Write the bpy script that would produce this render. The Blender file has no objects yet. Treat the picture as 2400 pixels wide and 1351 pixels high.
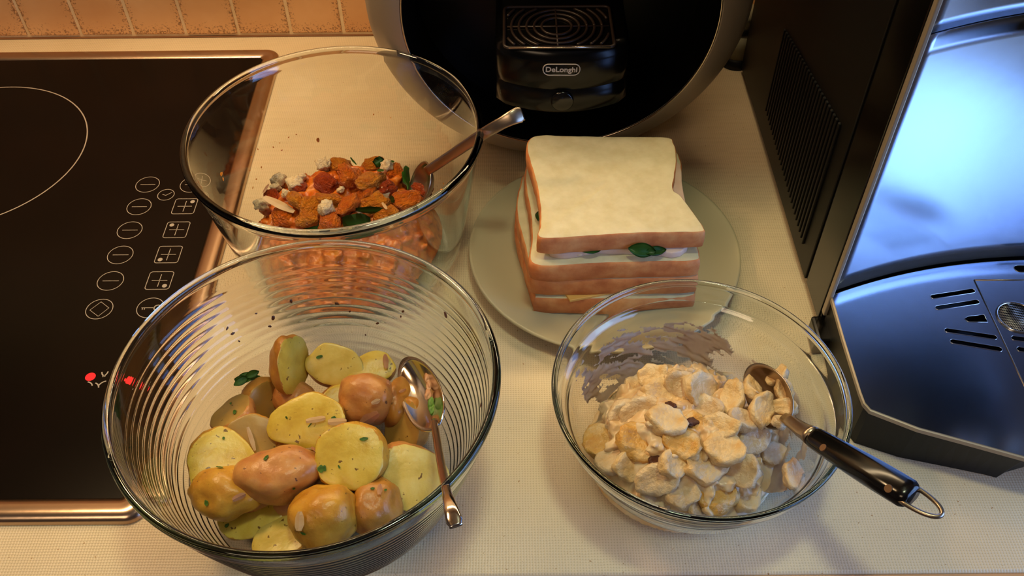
import bpy, bmesh, math, random
from mathutils import Vector, Matrix, Euler, noise
from mathutils.bvhtree import BVHTree
C = bpy.context.scene
COL = C.collection
rnd = random.Random(7)

# ------------------------------------------------------------------ camera
F_PX, PITCH, YAW, ROLL, CAM_H = 2171.17, 0.8275174, -0.0045393, -0.0121632, 0.52128
cp, sp, cy, sy = math.cos(PITCH), math.sin(PITCH), math.cos(YAW), math.sin(YAW)
fwd = Vector((sy*cp, cy*cp, -sp)); rt = Vector((cy, -sy, 0)); up = rt.cross(fwd)
cr, sr = math.cos(ROLL), math.sin(ROLL)
R_ = cr*rt + sr*up; U_ = -sr*rt + cr*up
cam_d = bpy.data.cameras.new('camera'); cam = bpy.data.objects.new('camera', cam_d); COL.objects.link(cam)
M3 = Matrix((R_, U_, -fwd)).transposed()
cam.matrix_world = Matrix.Translation((0, 0, CAM_H)) @ M3.to_4x4()
cam_d.sensor_width = 36.0; cam_d.lens = F_PX/2400*36.0; cam_d.clip_start = 0.02
C.camera = cam
EYE = Vector((0, 0, CAM_H))

def ray(u, v): return R_*((u-1200)/F_PX) - U_*((v-675.5)/F_PX) + fwd
def at(u, v, z=0.0):
    d = ray(u, v); return EYE + d*((z-CAM_H)/d.z)
def at_y(u, v, y):
    d = ray(u, v); return EYE + d*(y/d.y)
def at_x(u, v, x):
    d = ray(u, v); return EYE + d*(x/d.x)

# ------------------------------------------------------------------ world, lights, exposure
W = bpy.data.worlds.new('room_air'); C.world = W; W.use_nodes = True
W.node_tree.nodes['Background'].inputs[0].default_value = (0.30, 0.33, 0.42, 1)
W.node_tree.nodes['Background'].inputs[1].default_value = 0.3
C.view_settings.view_transform = 'Standard'; C.view_settings.look = 'None'
C.view_settings.exposure = 0.0; C.view_settings.gamma = 1.0; C.view_settings.use_curve_mapping = False
C.cycles.use_denoising = True
C.cycles.max_bounces = 14; C.cycles.transmission_bounces = 12; C.cycles.glossy_bounces = 6
C.cycles.diffuse_bounces = 3; C.cycles.transparent_max_bounces = 12
C.cycles.sample_clamp_indirect = 4.0; C.cycles.blur_glossy = 0.6

def area(name, loc, target, sx, sy_, power, col):
    d = bpy.data.lights.new(name, 'AREA'); d.shape = 'RECTANGLE'; d.size = sx; d.size_y = sy_
    d.energy = power; d.color = col
    o = bpy.data.objects.new(name, d); COL.objects.link(o); o.location = loc
    o.rotation_euler = (Vector(target)-Vector(loc)).to_track_quat('-Z', 'Y').to_euler()
    return o
area('hood_lamp', (-0.52, 0.60, 0.80), (-0.38, 0.50, 0), 0.16, 0.10, 3.5, (1.0, 0.66, 0.33))
area('under_cabinet_lamp', (0.05, 0.74, 0.485), (0.05, 0.56, 0), 0.80, 0.04, 2.6, (1.0, 0.74, 0.42))
area('ceiling_lamp', (0.14, 0.27, 1.55), (0.14, 0.32, 0), 0.16, 0.16, 5.2, (0.88, 0.95, 0.62))
area('room_fill', (-0.7, -0.8, 1.55), (-0.3, 0.2, 0), 0.7, 0.7, 8.2, (1.0, 0.72, 0.46))  # unseen fill light, added to lift the ambient level over bowls and worktop
area('patio_daylight', (1.27, -0.20, 0.45), (0.0, -0.20, 0.40), 1.2, 1.0, 20.0, (0.26, 0.46, 1.0))
area('panel_hotspot_light', (1.25, 0.02, 0.62), (0.2, 0.3, 0.1), 0.30, 0.30, 0.75, (0.40, 0.85, 1.0))  # added cyan light, placed to make the hot spot in the steel front panel

# ------------------------------------------------------------------ material helpers
def lin(c):
    c = c/255.0
    return c/12.92 if c <= 0.04045 else ((c+0.055)/1.055)**2.4
def rgb(r, g, b): return (lin(r), lin(g), lin(b), 1)
class N:
    def __init__(s, name):
        s.m = bpy.data.materials.new(name); s.m.use_nodes = True; s.t = s.m.node_tree
        s.b = s.t.nodes['Principled BSDF']
    def n(s, typ, **k):
        x = s.t.nodes.new(typ)
        for a, v in k.items():
            if a.startswith('i_'):
                key = a[2:]; x.inputs[int(key) if key.isdigit() else key.replace('_', ' ')].default_value = v
            else: setattr(x, a, v)
        return x
    def l(s, a, b): s.t.links.new(a, b)
    def obj(s):
        return s.n('ShaderNodeTexCoord').outputs['Object']
    def gen(s):
        return s.n('ShaderNodeNewGeometry').outputs['Position']
    def noise(s, scale, detail=4, co=None, rough=0.55, dist=0.0):
        x = s.n('ShaderNodeTexNoise'); x.inputs['Scale'].default_value = scale; x.inputs['Detail'].default_value = detail
        x.inputs['Roughness'].default_value = rough; x.inputs['Distortion'].default_value = dist
        if co is not None: s.l(co, x.inputs['Vector'])
        return x.outputs['Fac']
    def ramp(s, fac, stops):
        x = s.n('ShaderNodeValToRGB'); e = x.color_ramp.elements
        while len(e) < len(stops): e.new(0.5)
        for k, (p, c) in zip(e, stops): k.position = p; k.color = c
        s.l(fac, x.inputs[0]); return x.outputs[0]
    def mix(s, fac, a, b, mode='MIX'):
        x = s.n('ShaderNodeMix'); x.data_type = 'RGBA'; x.blend_type = mode
        for i, v in ((0, fac), (6, a), (7, b)):
            if hasattr(v, 'links'): s.l(v, x.inputs[i])
            else: x.inputs[i].default_value = v
        return x.outputs[2]
    def bump(s, h, strength, dist=0.001):
        x = s.n('ShaderNodeBump'); x.inputs['Strength'].default_value = strength; x.inputs['Distance'].default_value = dist
        s.l(h, x.inputs['Height']); s.l(x.outputs[0], s.b.inputs['Normal'])
    def set(s, **k):
        for a, v in k.items():
            i = s.b.inputs[a.replace('_', ' ')]
            if hasattr(v, 'links'): s.l(v, i)
            else: i.default_value = v
        return s.m
def plain(name, col, rough=0.5, metal=0.0, **k):
    x = N(name); return x.set(Base_Color=col, Roughness=rough, Metallic=metal, **k)
def mottled(name, c1, c2, scale, rough=0.5, bump=0.0, bscale=None, sss=0.0, c3=None, spec=None, dist=0.0008, metal=0.0):
    x = N(name); co = x.obj(); f = x.noise(scale, 5, co)
    st = [(0.32, c1), (0.66, c2)] if c3 is None else [(0.28, c1), (0.5, c2), (0.7, c3)]
    col = x.ramp(f, st)
    if spec:   # (colour, scale, threshold) dark flecks
        g = x.ramp(x.noise(spec[1], 2, co), [(spec[2], (0, 0, 0, 1)), (spec[2]+0.05, (1, 1, 1, 1))])
        col = x.mix(g, col, spec[0])
    x.set(Base_Color=col, Roughness=rough, Metallic=metal)
    if sss: x.set(Subsurface_Weight=sss, Subsurface_Scale=0.004)
    if bump: x.bump(x.noise(bscale or scale*2, 5, co), bump, dist)
    return x.m

# worktop laminate: cream with a fine linen weave
x = N('linen_laminate'); g = x.gen()
def weave(axis, sc):
    w = x.n('ShaderNodeTexWave', wave_type='BANDS', bands_direction=axis)
    w.inputs['Scale'].default_value = sc; w.inputs['Distortion'].default_value = 1.6; w.inputs['Detail'].default_value = 2
    w.inputs['Detail Scale'].default_value = 0.6
    x.l(g, w.inputs['Vector']); return w.outputs['Fac']
wx, wy = weave('X', 175), weave('Y', 175)
mm = x.n('ShaderNodeMath', operation='ADD'); x.l(wx, mm.inputs[0]); x.l(wy, mm.inputs[1])
c0 = x.ramp(x.noise(9, 4, g), [(0.3, rgb(214, 194, 158)), (0.7, rgb(228, 210, 176))])
c1 = x.ramp(mm.outputs[0], [(0.15, (0.80, 0.78, 0.74, 1)), (0.9, (1, 1, 1, 1))])
c2 = x.mix(1.0, c0, c1, 'MULTIPLY')
fl = x.ramp(x.noise(420, 1, g), [(0.74, (0, 0, 0, 1)), (0.78, (1, 1, 1, 1))])
c3 = x.mix(fl, c2, rgb(170, 130, 85))
x.set(Base_Color=c3, Roughness=0.38); x.bump(mm.outputs[0], 0.25, 0.0003)
M_WORK = x.m
M_EDGE = plain('worktop_edge', rgb(196, 150, 105), 0.5)
# tiles
x = N('terracotta_glaze'); co = x.obj(); g = x.gen()
c = x.ramp(x.noise(14, 4, g), [(0.3, rgb(214, 158, 104)), (0.7, rgb(228, 180, 128))])
# dark speckle gathers near the tile edge (part of the glaze)
sep = x.n('ShaderNodeSeparateXYZ'); x.l(co, sep.inputs[0])
def edge(out, half):
    a = x.n('ShaderNodeMath', operation='ABSOLUTE'); x.l(out, a.inputs[0])
    b = x.n('ShaderNodeMath', operation='DIVIDE'); x.l(a.outputs[0], b.inputs[0]); b.inputs[1].default_value = half; return b.outputs[0]
mx = x.n('ShaderNodeMath', operation='MAXIMUM'); x.l(edge(sep.outputs[0], 0.0255), mx.inputs[0]); x.l(edge(sep.outputs[2], 0.052), mx.inputs[1])
sp_ = x.noise(500, 2, g, 0.7)
ad = x.n('ShaderNodeMath', operation='MULTIPLY'); x.l(mx.outputs[0], ad.inputs[0]); x.l(sp_, ad.inputs[1])
dk = x.ramp(ad.outputs[0], [(0.455, (0, 0, 0, 1)), (0.56, (1, 1, 1, 1))])
dk2 = x.mix(0.75, (0, 0, 0, 1), dk)
x.set(Base_Color=x.mix(dk2, c, rgb(110, 66, 36)), Roughness=0.35); x.bump(x.noise(60, 3, g), 0.25, 0.001)
M_TILE = x.m
M_GROUT = mottled('grout', rgb(222, 192, 146), rgb(236, 210, 168), 80, 0.9)
M_SEAL = plain('dark_sealant', rgb(120, 78, 44), 0.6)
M_PLASTER = plain('warm_plaster', rgb(176, 150, 120), 0.9)
M_FLOOR = mottled('floor_tiles', rgb(120, 105, 90), rgb(150, 132, 110), 4, 0.4)
M_CAB = mottled('cabinet_wood', rgb(120, 78, 44), rgb(146, 98, 58), 6, 0.5)
# hob
x = N('black_ceramic_glass'); g = x.gen()
c = x.ramp(x.noise(5, 3, g), [(0.35, rgb(10, 7, 5)), (0.7, rgb(20, 11, 8))])
x.set(Base_Color=c, Roughness=0.2); x.b.inputs['Specular IOR Level'].default_value = 0.12
M_HOB = x.m
x = N('brushed_steel_trim'); g = x.gen()
x.set(Base_Color=rgb(196, 172, 150), Metallic=1.0, Roughness=0.24); x.bump(x.noise(30, 3, g), 0.12, 0.002)
M_TRIM = x.m
M_PRINT = plain('white_print', rgb(170, 158, 146), 0.5)
x = N('red_lit_led'); x.set(Base_Color=rgb(200, 10, 15), Roughness=0.3)
x.b.inputs['Emission Color'].default_value = (1.0, 0.01, 0.02, 1); x.b.inputs['Emission Strength'].default_value = 0.8
M_LED = x.m
# glass
def glass(name, col, absorb, dens, rough=0.0):
    x = N(name); x.set(Base_Color=col, Roughness=rough, IOR=1.47); x.b.inputs['Transmission Weight'].default_value = 1.0
    v = x.n('ShaderNodeVolumeAbsorption'); v.inputs['Color'].default_value = absorb; v.inputs['Density'].default_value = dens
    out = [n for n in x.t.nodes if n.type == 'OUTPUT_MATERIAL'][0]; x.l(v.outputs[0], out.inputs['Volume'])
    return x.m
M_GLASS_T = glass('teal_tinted_glass', (0.985, 1, 1, 1), (0.15, 0.62, 0.80, 1), 20)
M_GLASS_C = glass('clear_glass', (0.985, 1, 0.995, 1), (0.35, 0.8, 0.72, 1), 16)
# metals, plastics
def steel(name, col, rough, bs=0.0, aniso=None):
    x = N(name); x.set(Base_Color=col, Metallic=1.0, Roughness=rough)
    if bs: x.bump(x.noise(14, 4, x.gen()), bs, 0.002)
    return x.m
M_SPOON = steel('polished_steel', rgb(205, 195, 185), 0.13)
M_SPOON_OLD = steel('worn_steel', rgb(176, 158, 138), 0.3, 0.2)
M_CHROME = steel('machine_chrome', rgb(200, 206, 218), 0.16, 0.06)
M_CHROME_SATIN = steel('machine_satin_chrome', rgb(180, 188, 205), 0.24, 0.10)
M_SILVER = plain('silver_paint', rgb(172, 158, 138), 0.42, 0.35)
M_SILVER_L = plain('bright_silver_edge', rgb(226, 208, 184), 0.2, 1.0)
M_BLK = plain('gloss_black_plastic', rgb(9, 8, 7), 0.16)
x = N('satin_black_plastic'); x.set(Base_Color=rgb(8, 7, 6), Roughness=0.45); x.b.inputs['Specular IOR Level'].default_value = 0.3; M_BLK_M = x.m
x = N('fascia_black_plastic'); x.set(Base_Color=rgb(6, 6, 5), Roughness=0.2); x.b.inputs['Specular IOR Level'].default_value = 0.28; M_BLK_F = x.m
M_GRILLE = plain('dark_grille_plastic', rgb(46, 34, 28), 0.4)
M_MESH = plain('wire_mesh', rgb(170, 160, 150), 0.3, 1.0)
M_BADGE = plain('badge_print', rgb(200, 186, 168), 0.4)
M_HANDLE = plain('black_riveted_handle', rgb(10, 9, 10), 0.17)
M_RIVET = plain('dull_rivet', rgb(140, 110, 84), 0.4, 0.8)
x = N('plate_ceramic'); x.set(Base_Color=rgb(186, 176, 144), Roughness=0.28); M_PLATE = x.m
# foods
M_CRUMB = mottled('bread_crumb', rgb(204, 190, 150), rgb(218, 206, 170), 90, 0.85, 0.35, 260, 0.1)
M_CRUST = mottled('bread_crust', rgb(180, 98, 52), rgb(208, 130, 74), 70, 0.65, 0.6, 140, 0.05, c3=rgb(224, 158, 98))
M_HAM = mottled('pink_filling', rgb(216, 180, 162), rgb(228, 202, 182), 60, 0.5)
M_CHEESE = plain('pale_cheese', rgb(228, 178, 96), 0.4)
M_LEAF = mottled('basil_leaf', rgb(38, 84, 28), rgb(66, 118, 40), 60, 0.35)
M_LEAF2 = mottled('parsley_leaf', rgb(60, 104, 30), rgb(100, 146, 54), 200, 0.45)
M_FLESH = mottled('potato_flesh', rgb(184, 146, 36), rgb(206, 176, 66), 70, 0.34, 0.5, 150, 0.10, spec=(rgb(112, 78, 24), 260, 0.66), c3=rgb(214, 190, 92))
M_FLESH_P = mottled('pale_potato_flesh', rgb(194, 164, 62), rgb(212, 186, 92), 70, 0.34, 0.5, 150, 0.10, spec=(rgb(120, 86, 30), 260, 0.67), c3=rgb(220, 200, 116))
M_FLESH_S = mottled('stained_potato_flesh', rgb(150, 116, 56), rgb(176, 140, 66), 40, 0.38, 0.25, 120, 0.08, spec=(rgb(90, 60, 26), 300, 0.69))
M_SKIN_T = mottled('tan_potato_skin', rgb(158, 98, 36), rgb(196, 140, 56), 70, 0.34, 0.7, 160, 0.08, spec=(rgb(84, 48, 20), 260, 0.70))
M_SKIN_P = mottled('pinkish_potato_skin', rgb(176, 110, 56), rgb(202, 144, 76), 75, 0.34, 0.7, 160, 0.08, spec=(rgb(100, 60, 34), 260, 0.69))
M_SKIN_G = mottled('golden_potato_skin', rgb(180, 120, 34), rgb(206, 156, 54), 70, 0.32, 0.7, 160, 0.08, spec=(rgb(100, 60, 20), 260, 0.70))
M_SHAL = mottled('shallot', rgb(226, 194, 146), rgb(236, 212, 172), 90, 0.4, sss=0.1)
M_SHAL_P = mottled('shallot_pink', rgb(196, 140, 104), rgb(214, 168, 128), 90, 0.4, sss=0.1)
M_SQ = [mottled('squash_orange', rgb(206, 90, 16), rgb(228, 122, 28), 1.6, 0.26, 0.7, 5, 0.0, dist=.05),
        mottled('squash_amber', rgb(204, 108, 20), rgb(224, 142, 38), 1.6, 0.28, 0.7, 5, 0.0, dist=.05),
        mottled('squash_red', rgb(150, 52, 18), rgb(196, 80, 30), 1.6, 0.24, 0.7, 5, 0.0, dist=.05)]
M_SQ_BASE = mottled('squash_mash', rgb(128, 50, 16), rgb(198, 96, 20), 150, 0.26, 0.7, 320, 0.0, c3=rgb(206, 126, 44))
M_FETA = mottled('feta', rgb(222, 190, 142), rgb(240, 220, 184), 2, 0.6, 0.5, 6, 0.0, dist=.05)
M_CREAM = [mottled('cream_white', rgb(206, 166, 114), rgb(216, 188, 148), 1.2, 0.28, 0.25, 3, 0.0, c3=rgb(222, 204, 174), dist=.05),
           mottled('cream_tan', rgb(214, 168, 104), rgb(228, 196, 144), 1.1, 0.28, 0.25, 3, 0.0, c3=rgb(226, 204, 168), dist=.05),
           mottled('cream_gold', rgb(200, 138, 52), rgb(216, 168, 90), 1.2, 0.28, 0.25, 3, 0.0, c3=rgb(224, 196, 150), dist=.05)]
M_CREAM_BASE = mottled('cream_dressing', rgb(200, 152, 94), rgb(218, 188, 144), 60, 0.26, 0.3, 260, 0.10, c3=rgb(226, 206, 174))
M_SMEAR = mottled('cream_smear', rgb(200, 176, 156), rgb(220, 200, 180), 60, 0.35, 0.3, 200, 0.1)
M_DARK = mottled('dark_brown_flesh', rgb(60, 28, 14), rgb(96, 50, 26), 90, 0.3, 0.4, 200)

# ------------------------------------------------------------------ object helpers
def link(name, me, mat=None, parent=None, loc=None):
    o = bpy.data.objects.new(name, me); COL.objects.link(o)
    if mat is not None and me is not None and len(me.materials) == 0: me.materials.append(mat)
    if parent is not None: o.parent = parent
    if loc is not None: o.location = loc
    return o
def tag(o, label=None, cat=None, group=None, kind=None):
    if label: o['label'] = label
    if cat: o['category'] = cat
    if group: o['group'] = group
    if kind: o['kind'] = kind
    return o
def thing(name, loc, label, cat, group=None):
    o = bpy.data.objects.new(name, None); COL.objects.link(o); o.location = loc; o.empty_display_size = 0.02
    return tag(o, label, cat, group)
def from_bm(name, bm, mat, parent=None, smooth=True, world=True):
    """bm in world coordinates; moved to the parent's frame (parents are unrotated empties)."""
    if parent is not None and world:
        p = parent
        off = Vector((0, 0, 0))
        while p is not None: off += p.location; p = p.parent
        bmesh.ops.translate(bm, verts=bm.verts, vec=-off)
    me = bpy.data.meshes.new(name); bm.to_mesh(me); bm.free()
    if smooth:
        me.polygons.foreach_set('use_smooth', [True]*len(me.polygons))
    return link(name, me, mat, parent)
def sharp(o, ang=0.6):
    me = o.data; bm = bmesh.new(); bm.from_mesh(me)
    for e in bm.edges:
        if len(e.link_faces) == 2 and e.calc_face_angle(0) > ang: e.smooth = False
    bm.to_mesh(me); bm.free(); return o
def centre(o):
    """top-level mesh: put the origin at the middle of its base"""
    me = o.data; xs = [v.co for v in me.vertices]
    c = Vector(((min(v.x for v in xs)+max(v.x for v in xs))/2, (min(v.y for v in xs)+max(v.y for v in xs))/2, min(v.z for v in xs)))
    me.transform(Matrix.Translation(-c)); o.location = c; return o
def box(x0, x1, y0, y1, z0, z1, bev=0.0, seg=2):
    bm = bmesh.new(); bmesh.ops.create_cube(bm, size=1)
    for v in bm.verts: v.co = Vector((x0+(v.co.x+.5)*(x1-x0), y0+(v.co.y+.5)*(y1-y0), z0+(v.co.z+.5)*(z1-z0)))
    if bev: bmesh.ops.bevel(bm, geom=bm.edges[:], offset=bev, segments=seg, affect='EDGES', profile=0.5)
    return bm
def lathe(profile, c=(0, 0, 0), seg=96, closed=True, axis='Z'):
    bm = bmesh.new(); rings = []
    for k in range(seg):
        a = 2*math.pi*k/seg; ca, sa = math.cos(a), math.sin(a); ring = []
        for r, z in profile:
            p = (r*ca, r*sa, z) if axis == 'Z' else (r*ca, z, r*sa)
            ring.append(bm.verts.new((p[0]+c[0], p[1]+c[1], p[2]+c[2])))
        rings.append(ring)
    n = len(profile)
    for k in range(seg):
        a, b = rings[k], rings[(k+1) % seg]
        for i in range(n if closed else n-1):
            j = (i+1) % n; bm.faces.new((a[i], b[i], b[j], a[j]))
    bmesh.ops.remove_doubles(bm, verts=bm.verts[:], dist=1e-6)
    bmesh.ops.recalc_face_normals(bm, faces=bm.faces[:]); return bm
def prism(pts, z0, z1, bev=0.0, seg=2):
    """pts: world xy outline; z0,z1 numbers"""
    bm = bmesh.new(); a = [bm.verts.new((p[0], p[1], z0)) for p in pts]; b = [bm.verts.new((p[0], p[1], z1)) for p in pts]
    n = len(pts)
    bm.faces.new(a[::-1]); bm.faces.new(b)
    for i in range(n): bm.faces.new((a[i], a[(i+1) % n], b[(i+1) % n], b[i]))
    bmesh.ops.recalc_face_normals(bm, faces=bm.faces[:])
    if bev:
        es = [e for e in bm.edges if abs(e.verts[0].co.z-e.verts[1].co.z) < 1e-7]
        bmesh.ops.bevel(bm, geom=es, offset=bev, segments=seg, affect='EDGES', profile=0.5)
    return bm
def smooth_loop(pts, n=6):
    """closed Catmull-Rom through 2-D points"""
    out = []; m = len(pts)
    for i in range(m):
        p0, p1, p2, p3 = [Vector(pts[(i+k-1) % m][:2]) for k in range(4)]
        for s in range(n):
            t = s/n
            out.append(0.5*((2*p1)+(p2-p0)*t+(2*p0-5*p1+4*p2-p3)*t*t+(3*p1-p0-3*p2+p3)*t**3))
    return out
def spline(pts, n=8):
    out = []; m = len(pts); P = [Vector(p) for p in pts]
    for i in range(m-1):
        p0, p1, p2, p3 = P[max(i-1, 0)], P[i], P[i+1], P[min(i+2, m-1)]
        for s in range(n):
            t = s/n
            out.append(0.5*((2*p1)+(p2-p0)*t+(2*p0-5*p1+4*p2-p3)*t*t+(3*p1-p0-3*p2+p3)*t**3))
    out.append(P[-1]); return out
def sweep(rows, side, ring=12, power=2.4):
    """rows: (pos, half_width, half_thickness); side: vector that the width follows (roughly)"""
    bm = bmesh.new(); rings = []; n = len(rows)
    for i, (p, w, t) in enumerate(rows):
        d = (Vector(rows[min(i+1, n-1)][0])-Vector(rows[max(i-1, 0)][0])).normalized()
        if side is None: s = d.cross(Vector(p)-EYE).normalized()
        else: s = (Vector(side)-d*Vector(side).dot(d)).normalized()
        u = s.cross(d).normalized(); rr = []
        for k in range(ring):
            a = 2*math.pi*k/ring; ca, sa = math.cos(a), math.sin(a)
            q = 2/power
            rr.append(bm.verts.new(Vector(p)+s*w*math.copysign(abs(ca)**q, ca)+u*t*math.copysign(abs(sa)**q, sa)))
        rings.append(rr)
    for a, b in zip(rings, rings[1:]):
        for k in range(ring): bm.faces.new((a[k], a[(k+1) % ring], b[(k+1) % ring], b[k]))
    bm.faces.new(rings[0][::-1]); bm.faces.new(rings[-1])
    bmesh.ops.recalc_face_normals(bm, faces=bm.faces[:]); return bm
def tube(pts, r, ring=8, closed=False):
    bm = bmesh.new(); rings = []; n = len(pts); P = [Vector(p) for p in pts]
    ref = Vector((0, 0, 1))
    for i in range(n):
        d = ((P[(i+1) % n]-P[i-1]) if closed else (P[min(i+1, n-1)]-P[max(i-1, 0)])).normalized()
        rr_ = ref if abs(d.dot(ref)) < 0.9 else Vector((0, 1, 0))
        s = d.cross(rr_).normalized(); u = s.cross(d)
        rings.append([bm.verts.new(P[i]+(s*math.cos(2*math.pi*k/ring)+u*math.sin(2*math.pi*k/ring))*r) for k in range(ring)])
    m = n if closed else n-1
    for i in range(m):
        a, b = rings[i], rings[(i+1) % n]
        for k in range(ring): bm.faces.new((a[k], a[(k+1) % ring], b[(k+1) % ring], b[k]))
    if not closed: bm.faces.new(rings[0][::-1]); bm.faces.new(rings[-1])
    bmesh.ops.recalc_face_normals(bm, faces=bm.faces[:]); return bm
def nz(p, s, seed=0): return noise.noise(Vector(p)*s+Vector((seed*7.3, seed*3.1, seed*1.7)))
def bvh(objs):
    vs, fs = [], []
    for o in objs:
        mw = Matrix.Translation(world_loc(o)); b = len(vs)
        vs += [mw @ v.co for v in o.data.vertices]; fs += [[b+i for i in p.vertices] for p in o.data.polygons]
    return BVHTree.FromPolygons(vs, fs)
def world_loc(o):
    p = o; off = Vector((0, 0, 0))
    while p is not None: off += p.location; p = p.parent
    return off
def cast(t, u, v):
    h = t.ray_cast(EYE, ray(u, v).normalized(), 5.0)
    return (h[0], h[1]) if h[0] is not None else None

# ------------------------------------------------------------------ the room
Y_WALL, Y_EDGE = 0.838, 0.2466
def struct(name, bm, mat, smooth=False):
    o = from_bm(name, bm, mat, None, smooth); o['kind'] = 'structure'; return o
struct('floor', box(-2.3, 1.35, -2.3, Y_WALL+0.1, -0.95, -0.90), M_FLOOR)
struct('ceiling', box(-2.3, 1.35, -2.3, Y_WALL+0.1, 1.62, 1.70), M_PLASTER)
struct('wall_left', box(-2.35, -2.25, -2.3, Y_WALL+0.1, -0.90, 1.62), M_PLASTER)
struct('wall_front', box(-2.25, 1.3, -2.35, -2.25, -0.90, 1.62), M_PLASTER)
wb = box(-2.25, 1.3, Y_WALL+0.004, Y_WALL+0.1, -0.90, 1.62)
wall_back = struct('wall_back', wb, M_PLASTER)
# right wall with the patio door opening
bm = box(1.3, 1.4, -2.3, -0.85, -0.90, 1.62)
for a in ((1.3, 1.4, 0.45, Y_WALL+0.1, -0.90, 1.62), (1.3, 1.4, -0.85, 0.45, 1.05, 1.62)):
    b2 = box(*a); me_ = bpy.data.meshes.new('t'); b2.to_mesh(me_); b2.free(); bm.from_mesh(me_); bpy.data.meshes.remove(me_)
struct('wall_right', bm, M_PLASTER)
bm = box(-1.2, 1.0, Y_WALL-0.0056, Y_WALL+0.004, 0.0, 0.50)
gr = from_bm('grout', bm, M_GROUT, wall_back, False, False)
# tiles: one object each
TW = 0.05355; JX = -0.4938837
tb = box(-0.0254, 0.0254, -0.004, 0.004, -0.0515, 0.0515, 0.0014, 2)
tm = bpy.data.meshes.new('tile'); tb.to_mesh(tm); tb.free(); tm.materials.append(M_TILE)
for row in range(3):
    for k in range(-8, 24):
        xx = JX+TW*k+TW/2+0.0004
        o = link('tile', tm, None, wall_back, (xx, Y_WALL-0.0025+rnd.uniform(-.0004, .0004), 0.055+row*0.107)); o.rotation_euler = (rnd.uniform(-.006, .006), 0, rnd.uniform(-.008, .008))
o = from_bm('sealant', box(-1.2, 1.0, Y_WALL-0.0078, Y_WALL-0.002, 0.0, 0.0014, 0.0005), M_SEAL, wall_back, False, False)

# ------------------------------------------------------------------ worktop and units
wt = thing('worktop', (0, 0.54, -0.04), 'cream laminate worktop with a fine linen weave, under bowls and machines', 'worktop')
from_bm('top', box(-1.2, 1.0, Y_EDGE, Y_WALL-0.002, -0.04, 0.0, 0.0022, 3), M_WORK, wt, True)
from_bm('edge_strip', box(-1.2, 1.0, Y_EDGE-0.0035, Y_EDGE-0.0002, -0.038, -0.0012, 0.0006), M_EDGE, wt, False)
for k in range(3):
    x0 = -1.2+k*0.7333
    u = thing('base_cabinet', (x0+.366, .56, -0.90), 'brown wooden base unit under the worktop, %s' % ('below the hob', 'below the glass bowls', 'below the tall coffee machine')[k], 'cabinet', 'kitchen base units')
    from_bm('body', box(x0+.002, x0+.731, .28, .83, -.90, -.0405, .002), M_CAB, u, False)
    from_bm('door', box(x0+.006, x0+.727, .262, .279, -.80, -.05, .003), M_CAB, u, False)
wc = thing('wall_cabinet', (0.25, 0.68, 0.5), 'wooden wall cupboard above the coffee machines', 'cabinet')
from_bm('body', box(-.23, 1.0, .501, .832, .50, 1.2, .002), M_CAB, wc, False)
from_bm('door', box(-.22, .99, .483, .500, .503, 1.19, .003), M_CAB, wc, False)
hd = thing('cooker_hood', (-0.53, 0.6, 0.82), 'steel extractor hood above the hob', 'hood')
from_bm('canopy', box(-.83, -.24, .36, .83, .82, .95, .01), M_TRIM, hd, False)
from_bm('chimney', box(-.63, -.43, .60, .83, .951, 1.6, .01), M_TRIM, hd, False)

# ------------------------------------------------------------------ hob
HX1, HX0, HY0, HY1 = -0.2310, -0.8210, 0.2820, 0.8020
hob = thing('hob', ((HX0+HX1)/2, (HY0+HY1)/2, 0), 'black glass touch-control hob with a steel surround, left of the bowls', 'hob')
IX1, IY0, IY1 = HX1-0.0165, HY0+0.0165, HY1-0.0155
def rrect(x0, x1, y0, y1, r, n=8):
    out = []
    for cx_, cy_, a0 in ((x1-r, y1-r, 0), (x0+r, y1-r, 90), (x0+r, y0+r, 180), (x1-r, y0+r, 270)):
        for k in range(n+1):
            a = math.radians(a0+90*k/n); out.append((cx_+r*math.cos(a), cy_+r*math.sin(a)))
    return out
bm = bmesh.new(); loops = []
sec = [(0.0, 0.0002, .013), (0.0004, 0.0028, .013), (0.0016, 0.0046, .012), (0.0042, 0.0060, .010), (0.0075, 0.0063, .009), (0.0115, 0.0056, .006), (0.0165, 0.0044, .003), (0.0166, 0.0010, .003)]
for ins, z, r in sec:
    loops.append([bm.verts.new((p[0], p[1], z)) for p in rrect(HX0+ins, HX1-ins, HY0+ins, HY1-ins, r)])
for a, b in zip(loops, loops[1:]):
    for i in range(len(a)): bm.faces.new((a[i], a[(i+1) % len(a)], b[(i+1) % len(a)], b[i]))
bmesh.ops.recalc_face_normals(bm, faces=bm.faces[:])
from_bm('steel_frame', bm, M_TRIM, hob)
ZG = 0.0046
from_bm('glass_surface', prism(rrect(HX0+.0160, HX1-.0160, HY0+.0160, HY1-.0160, .003), .0008, ZG), M_HOB, hob, False)
ZP = ZG+0.00012
def strip(bm, pts, w, closed=False):
    n = len(pts); P = [Vector((p[0], p[1])) for p in pts]; L = []; R = []
    for i in range(n):
        d = (P[(i+1) % n]-P[i-1]) if closed else (P[min(i+1, n-1)]-P[max(i-1, 0)])
        d.normalize(); nn = Vector((-d.y, d.x))*w/2
        L.append(bm.verts.new((*(P[i]+nn), ZP))); R.append(bm.verts.new((*(P[i]-nn), ZP)))
    for i in range(n if closed else n-1):
        j = (i+1) % n; bm.faces.new((R[i], R[j], L[j], L[i]))
def circ(c, r, n=48, a0=0, a1=360): 
    m = n if a1-a0 >= 360 else n+1
    return [(c[0]+r*math.cos(math.radians(a0+(a1-a0)*k/n)), c[1]+r*math.sin(math.radians(a0+(a1-a0)*k/n))) for k in range(m)]
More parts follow.
